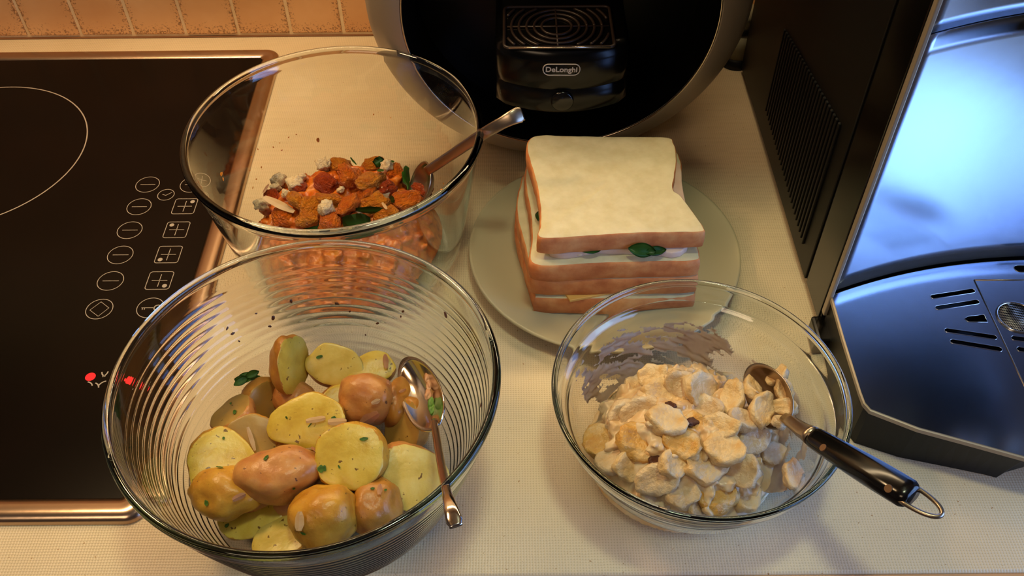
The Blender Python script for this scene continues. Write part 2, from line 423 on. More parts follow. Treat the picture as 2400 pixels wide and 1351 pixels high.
def fit_circle(pts):
    import numpy as np
    P = np.array([[p.x, p.y] for p in pts]); A = np.c_[2*P, np.ones(len(P))]; b = (P**2).sum(1)
    s = np.linalg.lstsq(A, b, rcond=None)[0]; return (s[0], s[1]), math.sqrt(s[2]+s[0]**2+s[1]**2)
(zx, zy), zr = fit_circle([at(u, v, ZG) for u, v in ((0, 203), (80, 207), (150, 235), (192, 275), (205, 310), (190, 368), (140, 430), (60, 478), (0, 498))])
bm = bmesh.new(); strip(bm, circ((zx, zy), zr, 128), 0.0011, True); tag(from_bm('cooking_zone_ring', bm, M_PRINT, hob, False), 'thin pale ring printed on black glass')
(z2x, z2y), z2r = ((zx-.27, zy), .09), .09
for cc, rr2 in (((zx-.28, zy+.02), .075), ((zx+.0-.02, .41), .075), ((zx-.28, .42), .09)):
    bm = bmesh.new(); strip(bm, circ(cc, rr2, 96), 0.0011, True)
    if cc[0] < -.55: from_bm('cooking_zone_ring', bm, M_PRINT, hob, False)
    else: bm.free()
def icon(kind, u, v, r=0.0098):
    c = at(u, v, ZG); bm = bmesh.new(); w = 0.00055
    if kind in ('minus', 'diamond', 'key', 'clock', 'plusring'):
        strip(bm, circ(c, r if kind != 'clock' else .0068, 40), w, True)
    if kind == 'minus': strip(bm, [(c.x-.006, c.y), (c.x+.0065, c.y)], w)
    if kind == 'plusring': strip(bm, [(c.x-.006, c.y), (c.x+.006, c.y)], w); strip(bm, [(c.x, c.y-.006), (c.x, c.y+.006)], w)
    if kind == 'diamond':
        strip(bm, [(c.x+dx, c.y+dy) for dx, dy in ((-.0068, -.001), (-.0008, .0072), (.0068, .001), (.0012, -.0072))], w, True)
    if kind == 'key':
        strip(bm, [(c.x-.0065, c.y), (c.x+.003, c.y)], w); strip(bm, [(c.x-.0055, c.y), (c.x-.0055, c.y-.002)], w)
        strip(bm, [(c.x-.004, c.y), (c.x-.004, c.y-.002)], w); strip(bm, circ((c.x+.0055, c.y), .0026, 16), w*1.6, True)
    if kind == 'clock':
        strip(bm, [(c.x-.003, c.y+.0005), (c.x, c.y-.0008), (c.x+.0045, c.y+.003)], w)
    if kind.startswith('box'):
        strip(bm, rrect(c.x-.0092, c.x+.0092, c.y-.0092, c.y+.0092, .002, 4), w, True)
        strip(bm, [(c.x-.006, c.y), (c.x+.006, c.y)], w); strip(bm, [(c.x, c.y-.0065), (c.x, c.y+.0065)], w)
        sx, sy2 = {'1': (1, 1), '2': (-1, 1), '3': (-1, -1), '4': (1, -1)}[kind[-1]]
        cc = (c.x+sx*.0052, c.y+sy2*.0056); vs = [bm.verts.new((p[0], p[1], ZP)) for p in circ(cc, .0019, 14)]; bm.faces.new(vs)
    o = from_bm('touch_symbol', bm, M_PRINT, hob, False)
for u, v in ((346, 433), (326, 485), (304, 540), (282, 598), (259, 659)): icon('minus', u, v)
icon('diamond', 233, 725); icon('key', 352, 722); icon('clock', 389, 457, .0068); icon('plusring', 450, 433)
for k, (u, v) in enumerate(((433, 484), (414, 539), (395, 597), (374, 658))): icon('box%d' % (k+1), u, v)
def led(u, v, a0s, r=.0036):
    c = at(u, v, ZG); bm = bmesh.new(); vs = [bm.verts.new((p[0], p[1], ZP)) for p in circ((c.x, c.y), r, 20)]; bm.faces.new(vs)
    return tag(from_bm('indicator_light', bm, M_LED, hob, False), 'glowing red indicator dot')
led(212, 884, 0); led(290, 893, 0, .0034)
for u, v, a in ((236, 872, 300), (198, 910, 20), (257, 870, 190), (247, 908, 100), (305, 885, 300), (213, 912, 10)):
    c = at(u, v, ZG); bm = bmesh.new(); strip(bm, circ((c.x, c.y), .0052, 8, a, a+62), .0009); from_bm('arc_mark', bm, M_PRINT, hob, False)

# ------------------------------------------------------------------ plate and sandwiches
PC = (0.0691, 0.507)
prof = [(0.0, .0035), (.060, .0035), (.062, .0), (.066, .0), (.068, .0035), (.090, .0085), (.1030, .0140), (.1043, .0152), (.1040, .0166), (.1020, .0164), (.090, .0118), (.073, .0078), (.066, .0070), (.03, .0068), (.0, .0068)]
pl = from_bm('dinner_plate', lathe([(r, z) for r, z in prof], (PC[0], PC[1], 0), 128, False), M_PLATE)
tag(centre(pl), 'flat pale greyish cream dinner plate under the stack of sandwiches', 'plate')
def slice_(parent, pix, z0, z1, seed, droop=0.0):
    pts = [at(u, v, z1) for u, v in pix]
    lo = smooth_loop(pts, 7)
    cx_ = sum(p.x for p in lo)/len(lo); cy_ = sum(p.y for p in lo)/len(lo)
    def ringat(k, z, wob=0.0):
        return [(cx_+(p.x-cx_)*k, cy_+(p.y-cy_)*k, z+wob*nz((p.x*k, p.y*k, z), 60, seed)) for p in lo]
    # crust: a band round the slice with slightly rounded edges
    def band(levels):
        bm = bmesh.new(); R = [[bm.verts.new(q) for q in l] for l in levels]
        for a, b in zip(R, R[1:]):
            for i in range(len(a)): bm.faces.new((a[i], a[(i+1) % len(a)], b[(i+1) % len(a)], b[i]))
        return bm, R
    h = z1-z0
    def rough(l, amp):
        return [(q[0]+amp*nz(q, 130, seed), q[1]+amp*nz(q, 130, seed+3), q[2]+amp*.8*nz(q, 45, seed+5)) for q in l]
    lv = [rough(ringat(.985, z0), .0004), rough(ringat(.998, z0+.0006), .0006), rough(ringat(1.004, z0+h*.35), .0008), rough(ringat(1.004, z0+h*.7), .0008), rough(ringat(.998, z1-.0007), .0006), rough(ringat(.982, z1), .0004)]
    bm, R = band(lv); bmesh.ops.recalc_face_normals(bm, faces=bm.faces[:])
    s = thing_part('slice', parent)
    from_bm('crust', bm, M_CRUST, s)
    # crumb: top and bottom faces, domed a little and pitted
    bm = bmesh.new()
    for zz, sg in ((z1, 1), (z0, -1)):
        prev = None
        base = rough(ringat(.983, zz), .0004)
        for k in (1.0, .955, .88, .75, .6, .45, .3, .15):
            cur = [bm.verts.new((cx_+(q[0]-cx_)*k, cy_+(q[1]-cy_)*k, q[2]+sg*(.0006*(1-k)+.0004*nz(((q[0]-cx_)*k, (q[1]-cy_)*k, zz), 90, seed)) + (0.0004*sg if k < 1 else 0))) for q in base]
            if prev:
                for i in range(len(cur)): bm.faces.new((prev[i], prev[(i+1) % len(cur)], cur[(i+1) % len(cur)], cur[i]))
            prev = cur
        c = bm.verts.new((cx_, cy_, zz+sg*.001))
        for i in range(len(prev)): bm.faces.new((prev[i], prev[(i+1) % len(prev)], c))
    bmesh.ops.recalc_face_normals(bm, faces=bm.faces[:])
    from_bm('crumb', bm, M_CRUMB, s)
    return s
def thing_part(name, parent):
    o = bpy.data.objects.new(name, None); COL.objects.link(o); o.parent = parent; o.empty_display_size = .01; return o
S4 = [(1268, 560), (1400, 553), (1520, 547), (1640, 545), (1649, 533), (1625, 498), (1598, 462), (1578, 444), (1583, 405), (1586, 365), (1580, 335), (1562, 321), (1450, 320), (1340, 318), (1262, 317), (1238, 328), (1234, 352), (1246, 395), (1258, 440), (1265, 490), (1266, 530)]
S3 = [(1252, 622), (1400, 619), (1540, 615), (1630, 612), (1640, 596), (1622, 540), (1604, 480), (1594, 440), (1598, 400), (1594, 370), (1570, 350), (1450, 345), (1330, 345), (1262, 350), (1234, 385), (1230, 430), (1240, 490), (1246, 560)]
S2 = [(1256, 657), (1400, 657), (1540, 654), (1626, 650), (1636, 634), (1620, 570), (1602, 510), (1592, 470), (1592, 420), (1570, 385), (1450, 380), (1330, 385), (1240, 400), (1216, 440), (1210, 500), (1224, 560), (1243, 630)]
S1 = [(1266, 701), (1400, 702), (1540, 698), (1618, 693), (1630, 678), (1616, 620), (1600, 560), (1588, 510), (1586, 460), (1560, 425), (1450, 420), (1330, 425), (1240, 440), (1212, 480), (1208, 540), (1226, 610), (1250, 690)]
sw1 = thing('sandwich', (0.075, .50, .0069), 'lower white bread sandwich on the plate, thin pale cheese corner poking out', 'sandwich', 'stacked white bread sandwiches')
slice_(sw1, S1, .0082, .0238, 1)
slice_(sw1, S2, .0258, .0412, 2)
def poly_part(name, pix, z, th, mat, parent, bev=.0004, droop=0):
    pts = [at(u, v, z) for u, v in pix]
    bm = prism([(p.x, p.y) for p in pts], z-th/2, z+th/2, bev)
    return from_bm(name, bm, mat, parent, False)
# cheese sheet whose front corner shows
bm = prism([(p.x, p.y) for p in [at(*q, .0243) for q in ((1336, 708), (1430, 690), (1602, 652), (1600, 560), (1300, 560), (1290, 640))]], .0236, .0258, .0004)
from_bm('cheese_slice', bm, M_CHEESE, sw1, False)
sw2 = thing('sandwich', (0.075, .50, .0415), 'upper white bread sandwich topping the stack, filled with green leaves', 'sandwich', 'stacked white bread sandwiches')
slice_(sw2, S3, .0416, .0574, 3)
slice_(sw2, S4, .0640, .0790, 4)
bm = prism([(p.x, p.y) for p in smooth_loop([at(*q, .0605) for q in ((1290, 596), (1400, 590), (1500, 592), (1610, 586), (1600, 450), (1560, 370), (1290, 380), (1262, 480))], 5)], .0578, .0630, .001)
for v in bm.verts: v.co += Vector((.0008*nz(v.co, 120, 3), .0012*nz(v.co, 120, 4), .0004*nz(v.co, 150, 5)))
from_bm('filling', bm, M_HAM, sw2)
def leaf_bm(c, L, Wd, head, tilt, roll=0.0, n=10, cup=.25, vein=True):
    """pointed oval leaf, centre c, heading angle, pitch tilt"""
    bm = bmesh.new(); rows = []; m = 6
    for i in range(n+1):
        t = i/n; w = Wd/2*math.sin(math.pi*min(t*.97+.02, 1))**.75; row = []
        for j in range(-m//2, m//2+1):
            s = j/(m/2); row.append(bm.verts.new((L*(t-.5), s*w, cup*Wd*s*s*.5+.05*L*math.sin(t*5)-(.03*Wd if j == 0 else 0))))
        rows.append(row)
    for a, b in zip(rows, rows[1:]):
        for k in range(m): bm.faces.new((a[k], a[k+1], b[k+1], b[k]))
    r = bmesh.ops.solidify(bm, geom=bm.faces[:], thickness=.0004)
    rot = Euler((roll, tilt, head), 'XYZ').to_matrix().to_4x4()
    bm.transform(Matrix.Translation(c) @ rot); bmesh.ops.recalc_face_normals(bm, faces=bm.faces[:]); return bm
for u, v, z, L, w, hh, tl, rl in ((1505, 586, .0660, .0195, .0105, -6, .1, 52), (1537, 589, .0645, .015, .0070, 6, -.1, 35), (1385, 588, .0640, .014, .0050, 3, 0, 30), (1264, 506, .0610, .012, .006, 80, 0, 0)):
    p = at(u, v, z); from_bm('basil_leaf', leaf_bm(p, L, w, math.radians(hh), tl, math.radians(rl)), M_LEAF, sw2)
for k, (u, v) in enumerate(((1345, 594), (1358, 596), (1370, 593))):
    p = at(u, v, .0600); bm = bmesh.new(); bmesh.ops.create_icosphere(bm, subdivisions=2, radius=.0016)
    for q in bm.verts: q.co = Vector((q.co.x*1.5, q.co.y, q.co.z*.6))*(1+.3*nz(q.co, 900, k))
    bm.transform(Matrix.Translation(p)); from_bm('feta_crumb', bm, M_FETA, sw2)

# ------------------------------------------------------------------ glass bowls
def bowl_profile(outer, th, base_th, rim_r, ribs=None):
    """outer: (r,z) from base centre outwards; returns closed profile and an inner-radius function"""
    o = spline([(r, z, 0) for r, z in outer], 8); o = [(p.x, p.y) for p in o]
    if ribs:
        z0, z1, pitch, amp = ribs
        zz = []; 
        o2 = []
        for (r0, h0), (r1, h1) in zip(o, o[1:]):
            n = max(1, int(math.hypot(r1-r0, h1-h0)/.0006))
            for k in range(n): t = k/n; o2.append((r0+(r1-r0)*t, h0+(h1-h0)*t))
        o2.append(o[-1]); o = []
        for r, h in o2:
            f = max(0, min(1, (h-z0)/.006))*max(0, min(1, (z1-h)/.004))
            o.append((r+amp*f*abs(math.sin(math.pi*(h-z0)/pitch))-amp*f, h))
    return o
def make_bowl(name, c, outer, th, base_th, mat, label, ribs=None, rim_w=.0048, group=None, seg=160):
    o = bowl_profile(outer, th, base_th, 0, ribs)
    R, H = o[-1]
    smooth = [(p.x, p.y) for p in spline([(r, z, 0) for r, z in outer], 10)]
    inner = []
    for i, (r, z) in enumerate(smooth):
        a = smooth[max(i-1, 0)]; b = smooth[min(i+1, len(smooth)-1)]
        d = Vector((b[0]-a[0], b[1]-a[1])).normalized(); nn = Vector((-d.y, d.x))
        t = base_th if r < outer[1][0]*.8 else th
        q = Vector((r, z))+nn*t
        if r < 1e-5: q = Vector((0, z+base_th))
        if q.y < base_th*.98+outer[0][1]: q.y = base_th+outer[0][1]
        if q.x >= 0: inner.append((q.x, q.y))
    inner = [(0, outer[0][1]+base_th)]+[p for p in inner if p[0] > .004 and p[1] < H-rim_w*.4]
    # rounded, slightly rolled rim
    rim = []; cx_ = R-th/2+.0004; cz = H
    for k in range(9):
        a = -math.pi*.28+(math.pi*1.56)*k/8; rim.append((cx_+rim_w/2*math.cos(a), cz+rim_w/2*math.sin(a)))
    body = o[:-1]
    while body and body[-1][1] > H-rim_w*.45: body.pop()
    prof = body+rim+inner[::-1]
    bm = lathe(prof, (0, 0, 0), seg, False)
    bmesh.ops.remove_doubles(bm, verts=bm.verts[:], dist=1e-6)
    bmesh.ops.recalc_face_normals(bm, faces=bm.faces[:])
    b = from_bm(name, bm, mat); b.location = (c[0], c[1], 0.0004)
    tag(b, label, 'bowl', group)
    def rin(z):
        best = 0
        for (r0, z0_), (r1, z1_) in zip(inner[1:], inner[2:]):
            if min(z0_, z1_) <= z <= max(z0_, z1_)+1e-9 and z1_ != z0_: best = r0+(r1-r0)*(z-z0_)/(z1_-z0_)
        return best or inner[-1][0]
    return b, rin
BB = (-0.1264, 0.5227); BF = (-0.1163, 0.3105); BS = (0.1106, 0.3321)
make_bowl('glass_bowl', BB, [(0, .0016), (.050, .0012), (.065, .0004), (.0755, .0022), (.0835, .0098), (.0880, .0260), (.0948, .0640), (.1042, .1165)], .0030, .0035, M_GLASS_T,
          'smooth teal-edged glass bowl of roasted squash salad, beside the round black coffee machine', None, .0056)[1]
_, rin_f = make_bowl('glass_bowl', BF, [(0, .0016), (.040, .0012), (.052, .0004), (.0620, .0023), (.0735, .0115), (.0850, .0345), (.0960, .0670), (.1040, .0950), (.1068, .1110)], .0026, .0034, M_GLASS_T,
          'large ribbed glass bowl full of buttery potatoes, overlapping the hob corner', (.012, .098, .0054, .00042), .0050)
_, rin_b = None, None
def rin_back(z): return .0705+(.1060-.0705)*min(1, max(0, (z-.006)/.09))**.55
_, rin_s = make_bowl('glass_bowl', BS, [(0, .0016), (.034, .0012), (.042, .0004), (.0500, .0020), (.0620, .0095), (.0720, .0230), (.0785, .0400), (.0805, .0490), (.0832, .0525), (.0855, .0555), (.0882, .0690)], .0023, .0030, M_GLASS_C,
          'small clear glass bowl of creamy salad, in front of the sandwiches', None, .0036)

# ------------------------------------------------------------------ potatoes
PT = []
def potato(u, v, z, ax, rot, cut, off, skin, flesh, label, seed):
    """ax: semi axes (m); rot: euler deg; cut: world normal of the cut face; off: distance from the middle"""
    z += .003; c = at(u, v, z); bm = bmesh.new(); bmesh.ops.create_icosphere(bm, subdivisions=4, radius=1)
    rm = Euler([math.radians(a) for a in rot]).to_matrix()
    n = Vector(cut).normalized()
    for q in bm.verts:
        d = 1.10+.20*nz(q.co, 1.2, seed)+.06*nz(q.co, 3.2, seed+9)
        q.co = rm @ Vector((q.co.x*ax[0]*d, q.co.y*ax[1]*d, q.co.z*ax[2]*d))*1.05
    geom = bm.verts[:]+bm.edges[:]+bm.faces[:]
    bmesh.ops.bisect_plane(bm, geom=geom, plane_co=n*off, plane_no=n)
    for q in bm.verts:
        d = q.co.dot(n)-off
        if d > 1e-7:
            q.co -= n*(d*.90); q.co += n*(.0004*nz(q.co, 160, seed))
    sf = [f for f in bm.faces if f.calc_center_median().dot(n)-off > 1e-6]
    near = [q for q in bm.verts if q.co.dot(n)-off > -.0022]
    ids = set(f.index for f in sf)
    bm.faces.index_update()
    for _ in range(3): bmesh.ops.smooth_vert(bm, verts=near, factor=.5, use_axis_x=True, use_axis_y=True, use_axis_z=True)
    b2 = bm.copy(); b2.faces.ensure_lookup_table(); bm.faces.ensure_lookup_table()
    sfi = [f.index for f in sf]
    ss = set(sfi)
    bmesh.ops.delete(b2, geom=[f for f in b2.faces if f.index not in ss], context='FACES')
    bmesh.ops.delete(bm, geom=[f for f in bm.faces if f.index in ss], context='FACES')
    for _k in range(30):        # slide inwards until the piece clears the glass
        bad = max((math.hypot(q.co.x+c.x-BF[0], q.co.y+c.y-BF[1])-(rin_f(max(.006, q.co.z+c.z))-.0008) for q in list(bm.verts)+list(b2.verts)))
        if bad <= 0: break
        d_ = (EYE-c).normalized() if c.y > BF[1] else Vector((BF[0]-c.x, BF[1]-c.y, 0)).normalized(); c = c+d_*.0010
    t = thing('potato_piece', c, label, 'potato', 'cut boiled potatoes in the ribbed bowl')
    for b in (bm, b2): b.transform(Matrix.Translation(c))
    a = from_bm('skin', bm, skin, t); b = from_bm('cut_face', b2, flesh, t)
    PT.extend([a, b]); return t
mm_ = .001
T, P_, G_ = M_SKIN_T, M_SKIN_P, M_SKIN_G; FL, FP, FS = M_FLESH, M_FLESH_P, M_FLESH_S
potato(680, 857, .033, (.0115, .017, .0175), (25, 0, 5), (.9, -.25, .25), .0035, T, FL, 'tall upright potato half at the back, skin left and yellow cut side right', 1)
potato(783, 858, .031, (.0165, .012, .0175), (20, 0, -10), (.10, -.62, .75), .003, T, FP, 'broad yellow potato half standing at the back, green fleck on its cut face', 2)
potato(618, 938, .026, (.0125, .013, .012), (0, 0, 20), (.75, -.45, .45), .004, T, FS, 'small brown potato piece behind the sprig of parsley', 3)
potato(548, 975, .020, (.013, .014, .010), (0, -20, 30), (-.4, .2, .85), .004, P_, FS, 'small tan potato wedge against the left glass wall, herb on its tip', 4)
potato(872, 868, .032, (.0135, .010, .012), (0, 10, 20), (.1, -.3, .95), .003, T, FL, 'peaky yellow potato piece tucked behind the round skinned potato', 5)
potato(862, 935, .040, (.0165, .0145, .0155), (0, 0, -20), (.0, .8, -.5), .008, P_, FL, 'round pinkish skinned potato with a strip of shallot on it', 6)
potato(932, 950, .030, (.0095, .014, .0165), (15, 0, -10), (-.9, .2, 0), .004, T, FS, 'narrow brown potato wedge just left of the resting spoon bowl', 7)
potato(722, 988, .044, (.0215, .0150, .013), (0, 0, 8), (-.05, -.45, .85), .002, G_, FL, 'big bright yellow oval cut potato in the middle of the pile', 8)
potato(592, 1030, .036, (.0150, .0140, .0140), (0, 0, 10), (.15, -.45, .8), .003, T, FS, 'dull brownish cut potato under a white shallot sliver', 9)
potato(510, 1085, .038, (.0170, .0190, .014), (0, 0, 25), (.25, -.25, .85), .003, G_, FL, 'yellow cut potato at the left with a green leaf fragment', 10)
potato(500, 1166, .036, (.0185, .0140, .0125), (0, 0, -12), (.1, .6, -.75), .009, G_, FL, 'golden skinned potato low at the left glass wall', 11)
potato(655, 1112, .043, (.0215, .0148, .0140), (0, 0, 14), (0, .5, -.8), .006, P_, FL, 'large pinkish skinned oval potato in front of the middle', 12)
potato(823, 1068, .050, (.0185, .0175, .0150), (0, 0, -30), (.05, -.42, .90), .004, G_, FL, 'plump yellow cut potato right of the middle, dark green sliver on top', 13)
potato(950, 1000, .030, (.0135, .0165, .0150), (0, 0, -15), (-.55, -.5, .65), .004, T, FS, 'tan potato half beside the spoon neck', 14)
potato(985, 1125, .034, (.0215, .0180, .0130), (0, 0, -38), (.25, -.42, .85), .001, P_, FP, 'wide pale yellow cut potato lying under the spoon handle', 15)
potato(760, 1210, .040, (.0180, .0160, .0160), (0, 0, 20), (0, .6, -.8), .009, G_, FL, 'round golden skinned potato nearest the front rim, shallot scrap on it', 16)
potato(880, 1190, .030, (.0140, .0150, .0150), (0, 0, 0), (0, .6, -.7), .008, T, FL, 'brown skinned potato right of the round golden one', 17)
potato(575, 1220, .021, (.0185, .0130, .0120), (0, 0, 18), (-.1, -.2, .95), .002, G_, FL, 'yellow cut potato low at the front left of the pile', 18)
potato(672, 1262, .023, (.0170, .0130, .0120), (0, 0, 5), (-.2, .1, .95), .003, G_, FP, 'pale yellow potato slice lowest at the front rim', 19)
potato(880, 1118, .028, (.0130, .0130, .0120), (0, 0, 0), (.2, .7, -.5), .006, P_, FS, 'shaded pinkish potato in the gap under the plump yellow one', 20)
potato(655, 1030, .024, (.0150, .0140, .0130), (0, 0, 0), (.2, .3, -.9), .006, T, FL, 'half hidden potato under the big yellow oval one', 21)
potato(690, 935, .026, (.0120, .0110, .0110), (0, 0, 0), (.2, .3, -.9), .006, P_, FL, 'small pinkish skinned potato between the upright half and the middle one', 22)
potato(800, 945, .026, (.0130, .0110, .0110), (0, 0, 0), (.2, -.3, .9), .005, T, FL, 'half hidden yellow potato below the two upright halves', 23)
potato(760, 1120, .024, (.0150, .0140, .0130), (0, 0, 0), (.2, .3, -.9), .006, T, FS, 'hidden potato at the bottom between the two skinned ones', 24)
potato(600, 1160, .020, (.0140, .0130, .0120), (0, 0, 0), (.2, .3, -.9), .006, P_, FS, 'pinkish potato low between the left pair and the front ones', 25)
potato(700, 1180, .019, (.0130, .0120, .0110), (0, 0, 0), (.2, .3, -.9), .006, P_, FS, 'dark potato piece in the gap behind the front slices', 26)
tp = bvh(PT)
def scatter_leaf(u, v, L, w, head, mat, name, label, cat, group, tree, lift=.0007, th=.0003, jag=0.0, seed=1, notch=False):
    h = cast(tree, u, v)
    if h is None: return None
    p, n = h
    if n.dot(ray(u, v)) > 0: n = -n
    bm = bmesh.new(); m = 7; pts = []
    for i in range(m):
        t = i/(m-1); hw = w/2*math.sin(math.pi*(.12+.8*t))**.6*(1+jag*nz((t*9, seed, 0), 1.3, seed)); pts.append((L*(t-.5), hw))
    up_ = [(x_, hw+jag*w*.3*nz((x_*400, 1, 0), 1, seed)) for x_, hw in pts]; dn = [(x_, -hw+jag*w*.3*nz((x_*400, 5, 0), 1, seed)) for x_, hw in pts]
    A = [[bm.verts.new((x_, y_*s, .1*w*(1-s*s))) for s in (1, 0)] for x_, y_ in up_]
    B = [bm.verts.new((x_, y_, 0)) for x_, y_ in dn]
    for i in range(m-1):
        bm.faces.new((A[i][0], A[i][1], A[i+1][1], A[i+1][0])); bm.faces.new((A[i][1], B[i], B[i+1], A[i+1][1]))
    bmesh.ops.solidify(bm, geom=bm.faces[:], thickness=th)
    q = n.to_track_quat('Z', 'X').to_matrix().to_4x4()
    # heading measured in the world xy plane
    d = Vector((math.cos(math.radians(head)), math.sin(math.radians(head)), 0)); d = (d-n*d.dot(n)).normalized(); s = n.cross(d)
    rot = Matrix((d, s, n)).transposed().to_4x4()
    bm.transform(rot); bmesh.ops.recalc_face_normals(bm, faces=bm.faces[:])
    me = bpy.data.meshes.new(name); bm.to_mesh(me); bm.free(); me.polygons.foreach_set('use_smooth', [th < .001]*len(me.polygons))
    o = link(name, me, mat); o.location = p+n*lift; tag(o, label, cat, group); return o
GP = 'parsley scraps on the potatoes'
HERB = [(749, 837, 12, 5, 20, 'dark parsley scrap in the centre of the broad upright cut potato'), (752, 798, 9, 7, 60, 'grey green herb square near the top of the broad upright potato'),
        (551, 968, 12, 6, -60, 'parsley sprig tip on the tan wedge at the left wall'), (542, 948, 8, 3, -50, 'thin herb curl above the tan wedge at the left wall'),
        (515, 1098, 12, 6, -20, 'green leaf fragment on the yellow cut potato at the left'), (524, 1028, 4, 4, 0, 'round dark fleck near the top of the left yellow potato'),
        (486, 1180, 8, 8, 20, 'square green scrap on the golden potato at the left wall'), (442, 1200, 10, 6, -60, 'leaf scrap between the golden potato and the glass'),
        (533, 1233, 8, 6, 50, 'green scrap on the low front left potato'), (625, 1075, 10, 7, 60, 'green leaf on the big pinkish oval potato'),
        (782, 982, 9, 7, 40, 'green leaf bit on the middle of the shallot pieces'), (853, 1030, 14, 5, 8, 'dark green sliver on the plump yellow potato'),
        (795, 1095, 6, 3, -60, 'black fleck low on the plump yellow potato'), (672, 980, 5, 2.5, -60, 'tiny herb fleck on the big yellow oval potato'),
        (873, 1147, 7, 4, 10, 'herb fleck on the right brown skinned potato'), (712, 1250, 10, 4, 0, 'dark leaf shred under the shallot scrap at the front'),
        (755, 1100, 14, 11, 10, 'dark parsley clump in the gap by the pinkish oval potato'), (903, 1150, 5, 3, 30, 'small fleck above the right brown skinned potato'),
        (725, 810, 5, 4, 70, 'small fleck between the two upright potato halves'), (688, 1144, 5, 5, 0, 'dark spot on the lower edge of the pinkish oval potato'),
        (727, 997, 10, 2, 55, 'thin rosemary-like shred on the big yellow oval potato'), (470, 1220, 9, 5, 0, 'leaf scrap low by the glass at the front left')]
for k, (u, v, L, w, hd_, lb) in enumerate(HERB):
    scatter_leaf(u, v, L*.00036, w*.00040, hd_, M_LEAF2, 'parsley_scrap', lb, 'herb', GP, tp, jag=.5, seed=k)
GS = 'shallot slivers on the potatoes'
SHAL = [(590, 1030, 58, 11, -68, M_SHAL, 'long white shallot sliver on the brownish cut potato'), (742, 985, 46, 16, 10, M_SHAL, 'white shallot strip left of the green leaf bit'),
        (792, 990, 44, 18, 4, M_SHAL, 'white shallot strip right of the green leaf bit'), (735, 1063, 24, 20, -30, M_SHAL_P, 'pinkish shallot curl in the middle gap'),
        (870, 975, 56, 26, 60, M_SHAL_P, 'folded pink shallot petal on the round skinned potato'), (880, 940, 22, 12, 30, M_SHAL, 'small white shallot chip on the round skinned potato'),
        (904, 850, 38, 14, 100, M_SHAL_P, 'curled shallot skin behind the round skinned potato'), (707, 1222, 40, 22, 80, M_SHAL, 'ragged shallot scrap on the front golden potato'),
        (905, 902, 20, 12, 80, M_SHAL_P, 'small shallot flake beside the spoon'), (890, 1152, 26, 12, 90, M_SHAL_P, 'shallot scrap on the right brown skinned potato'),
        (560, 1165, 30, 14, 30, M_SHAL_P, 'pink shallot flake where the left potatoes meet'), (720, 1052, 46, 6, 10, M_SHAL, 'thin curved shallot edge below the big yellow oval potato'),
        (940, 920, 22, 8, 40, M_SHAL_P, 'thin shallot flake on the narrow wedge near the spoon')]
for k, (u, v, L, w, hd_, mt, lb) in enumerate(SHAL):
    scatter_leaf(u, v, L*.00026, w*.00026, hd_, mt, 'shallot_sliver', lb, 'shallot', GS, tp, lift=.0022, th=.0014, jag=.25, seed=k+40)
# the parsley sprig standing clear of the pile
c = at(583, 889, .042)
sprig = thing('parsley_sprig', c, 'feathery parsley sprig sticking up left of the upright potato half', 'herb')
for k, (dx, dy, L, h_) in enumerate(((0, 0, .013, 15), (-.003, .001, .009, 40), (-.003, -.002, .010, -5), (-.0035, -.004, .009, 35), (.003, .001, .008, 25))):
    from_bm('leaflet', leaf_bm(c+Vector((dx, dy, .001*k)), L*1.15, .0052, math.radians(h_), -.1, .2*k), M_LEAF2, sprig)
from_bm('stem', tube([c+Vector((.005, .001, 0)), c+Vector((.009, -.004, -.006)), c+Vector((.011, -.008, -.010))], .0004, 6), M_LEAF2, sprig)

# ------------------------------------------------------------------ spoons
def spoon_bowl(c, L, Wd, depth, axis, normal, mat, parent, th=.0009, name='spoon_bowl', egg=.18):
    """c centre of the rim plane; axis: towards the tip; normal: opening direction"""
    a = Vector(axis).normalized(); n = Vector(normal); n = (n-a*n.dot(a)).normalized(); s = n.cross(a)
    bm = bmesh.new(); rings = []; N_ = 36; M_ = 9
    for i in range(M_+1):
        t = i/M_; ring = []
        if i == 0: ring = [bm.verts.new(Vector(c)-n*depth)]
        else:
            for k in range(N_):
                q = 2*math.pi*k/N_; x_ = math.cos(q); y_ = math.sin(q)
                ww = Wd/2*(1+egg*-x_*.6)
                zz = -depth*(1-t**2.3)
                ring.append(bm.verts.new(Vector(c)+a*(L/2*x_*t)+s*(ww*y_*t)+n*(zz+.06*L*0)))
        rings.append(ring)
    for k in range(N_): bm.faces.new((rings[0][0], rings[1][k], rings[1][(k+1) % N_]))
    for i in range(1, M_):
        for k in range(N_): bm.faces.new((rings[i][k], rings[i+1][k], rings[i+1][(k+1) % N_], rings[i][(k+1) % N_]))
    bmesh.ops.recalc_face_normals(bm, faces=bm.faces[:])
    bmesh.ops.solidify(bm, geom=bm.faces[:], thickness=th)
    return from_bm(name, bm, mat, parent)
# potato spoon: bowl face-up at the right wall, handle over the front rim
tip1 = at(946, 846, .047); heel1 = at(1024, 1000, .064); sb = (tip1+heel1)/2
sp1 = thing('serving_spoon', at(985, 925, .040), 'steel spoon leaning over the front rim of the potato bowl', 'spoon')
pts = [at(*q) for q in ((1017, 985, .064), (1024, 1030, .076), (1034, 1090, .095), (1046, 1150, .1155), (1056, 1190, .1225), (1069, 1235, .1230))]
spoon_bowl(sb, (tip1-heel1).length*1.04, .0295, .0085, tip1-heel1, (-.55, -.15, .80), M_SPOON, sp1)
path = spline(pts, 6); n_ = len(path); rows = []
for i, p in enumerate(path):
    t = i/(n_-1); w = .0022+.0004*t if t < .6 else .0024+(t-.6)*.0050
    if t > .96: w *= .75
    rows.append((p, w, .0011))
from_bm('spoon_handle', sweep(rows, None, 14, 2.6), M_SPOON, sp1)
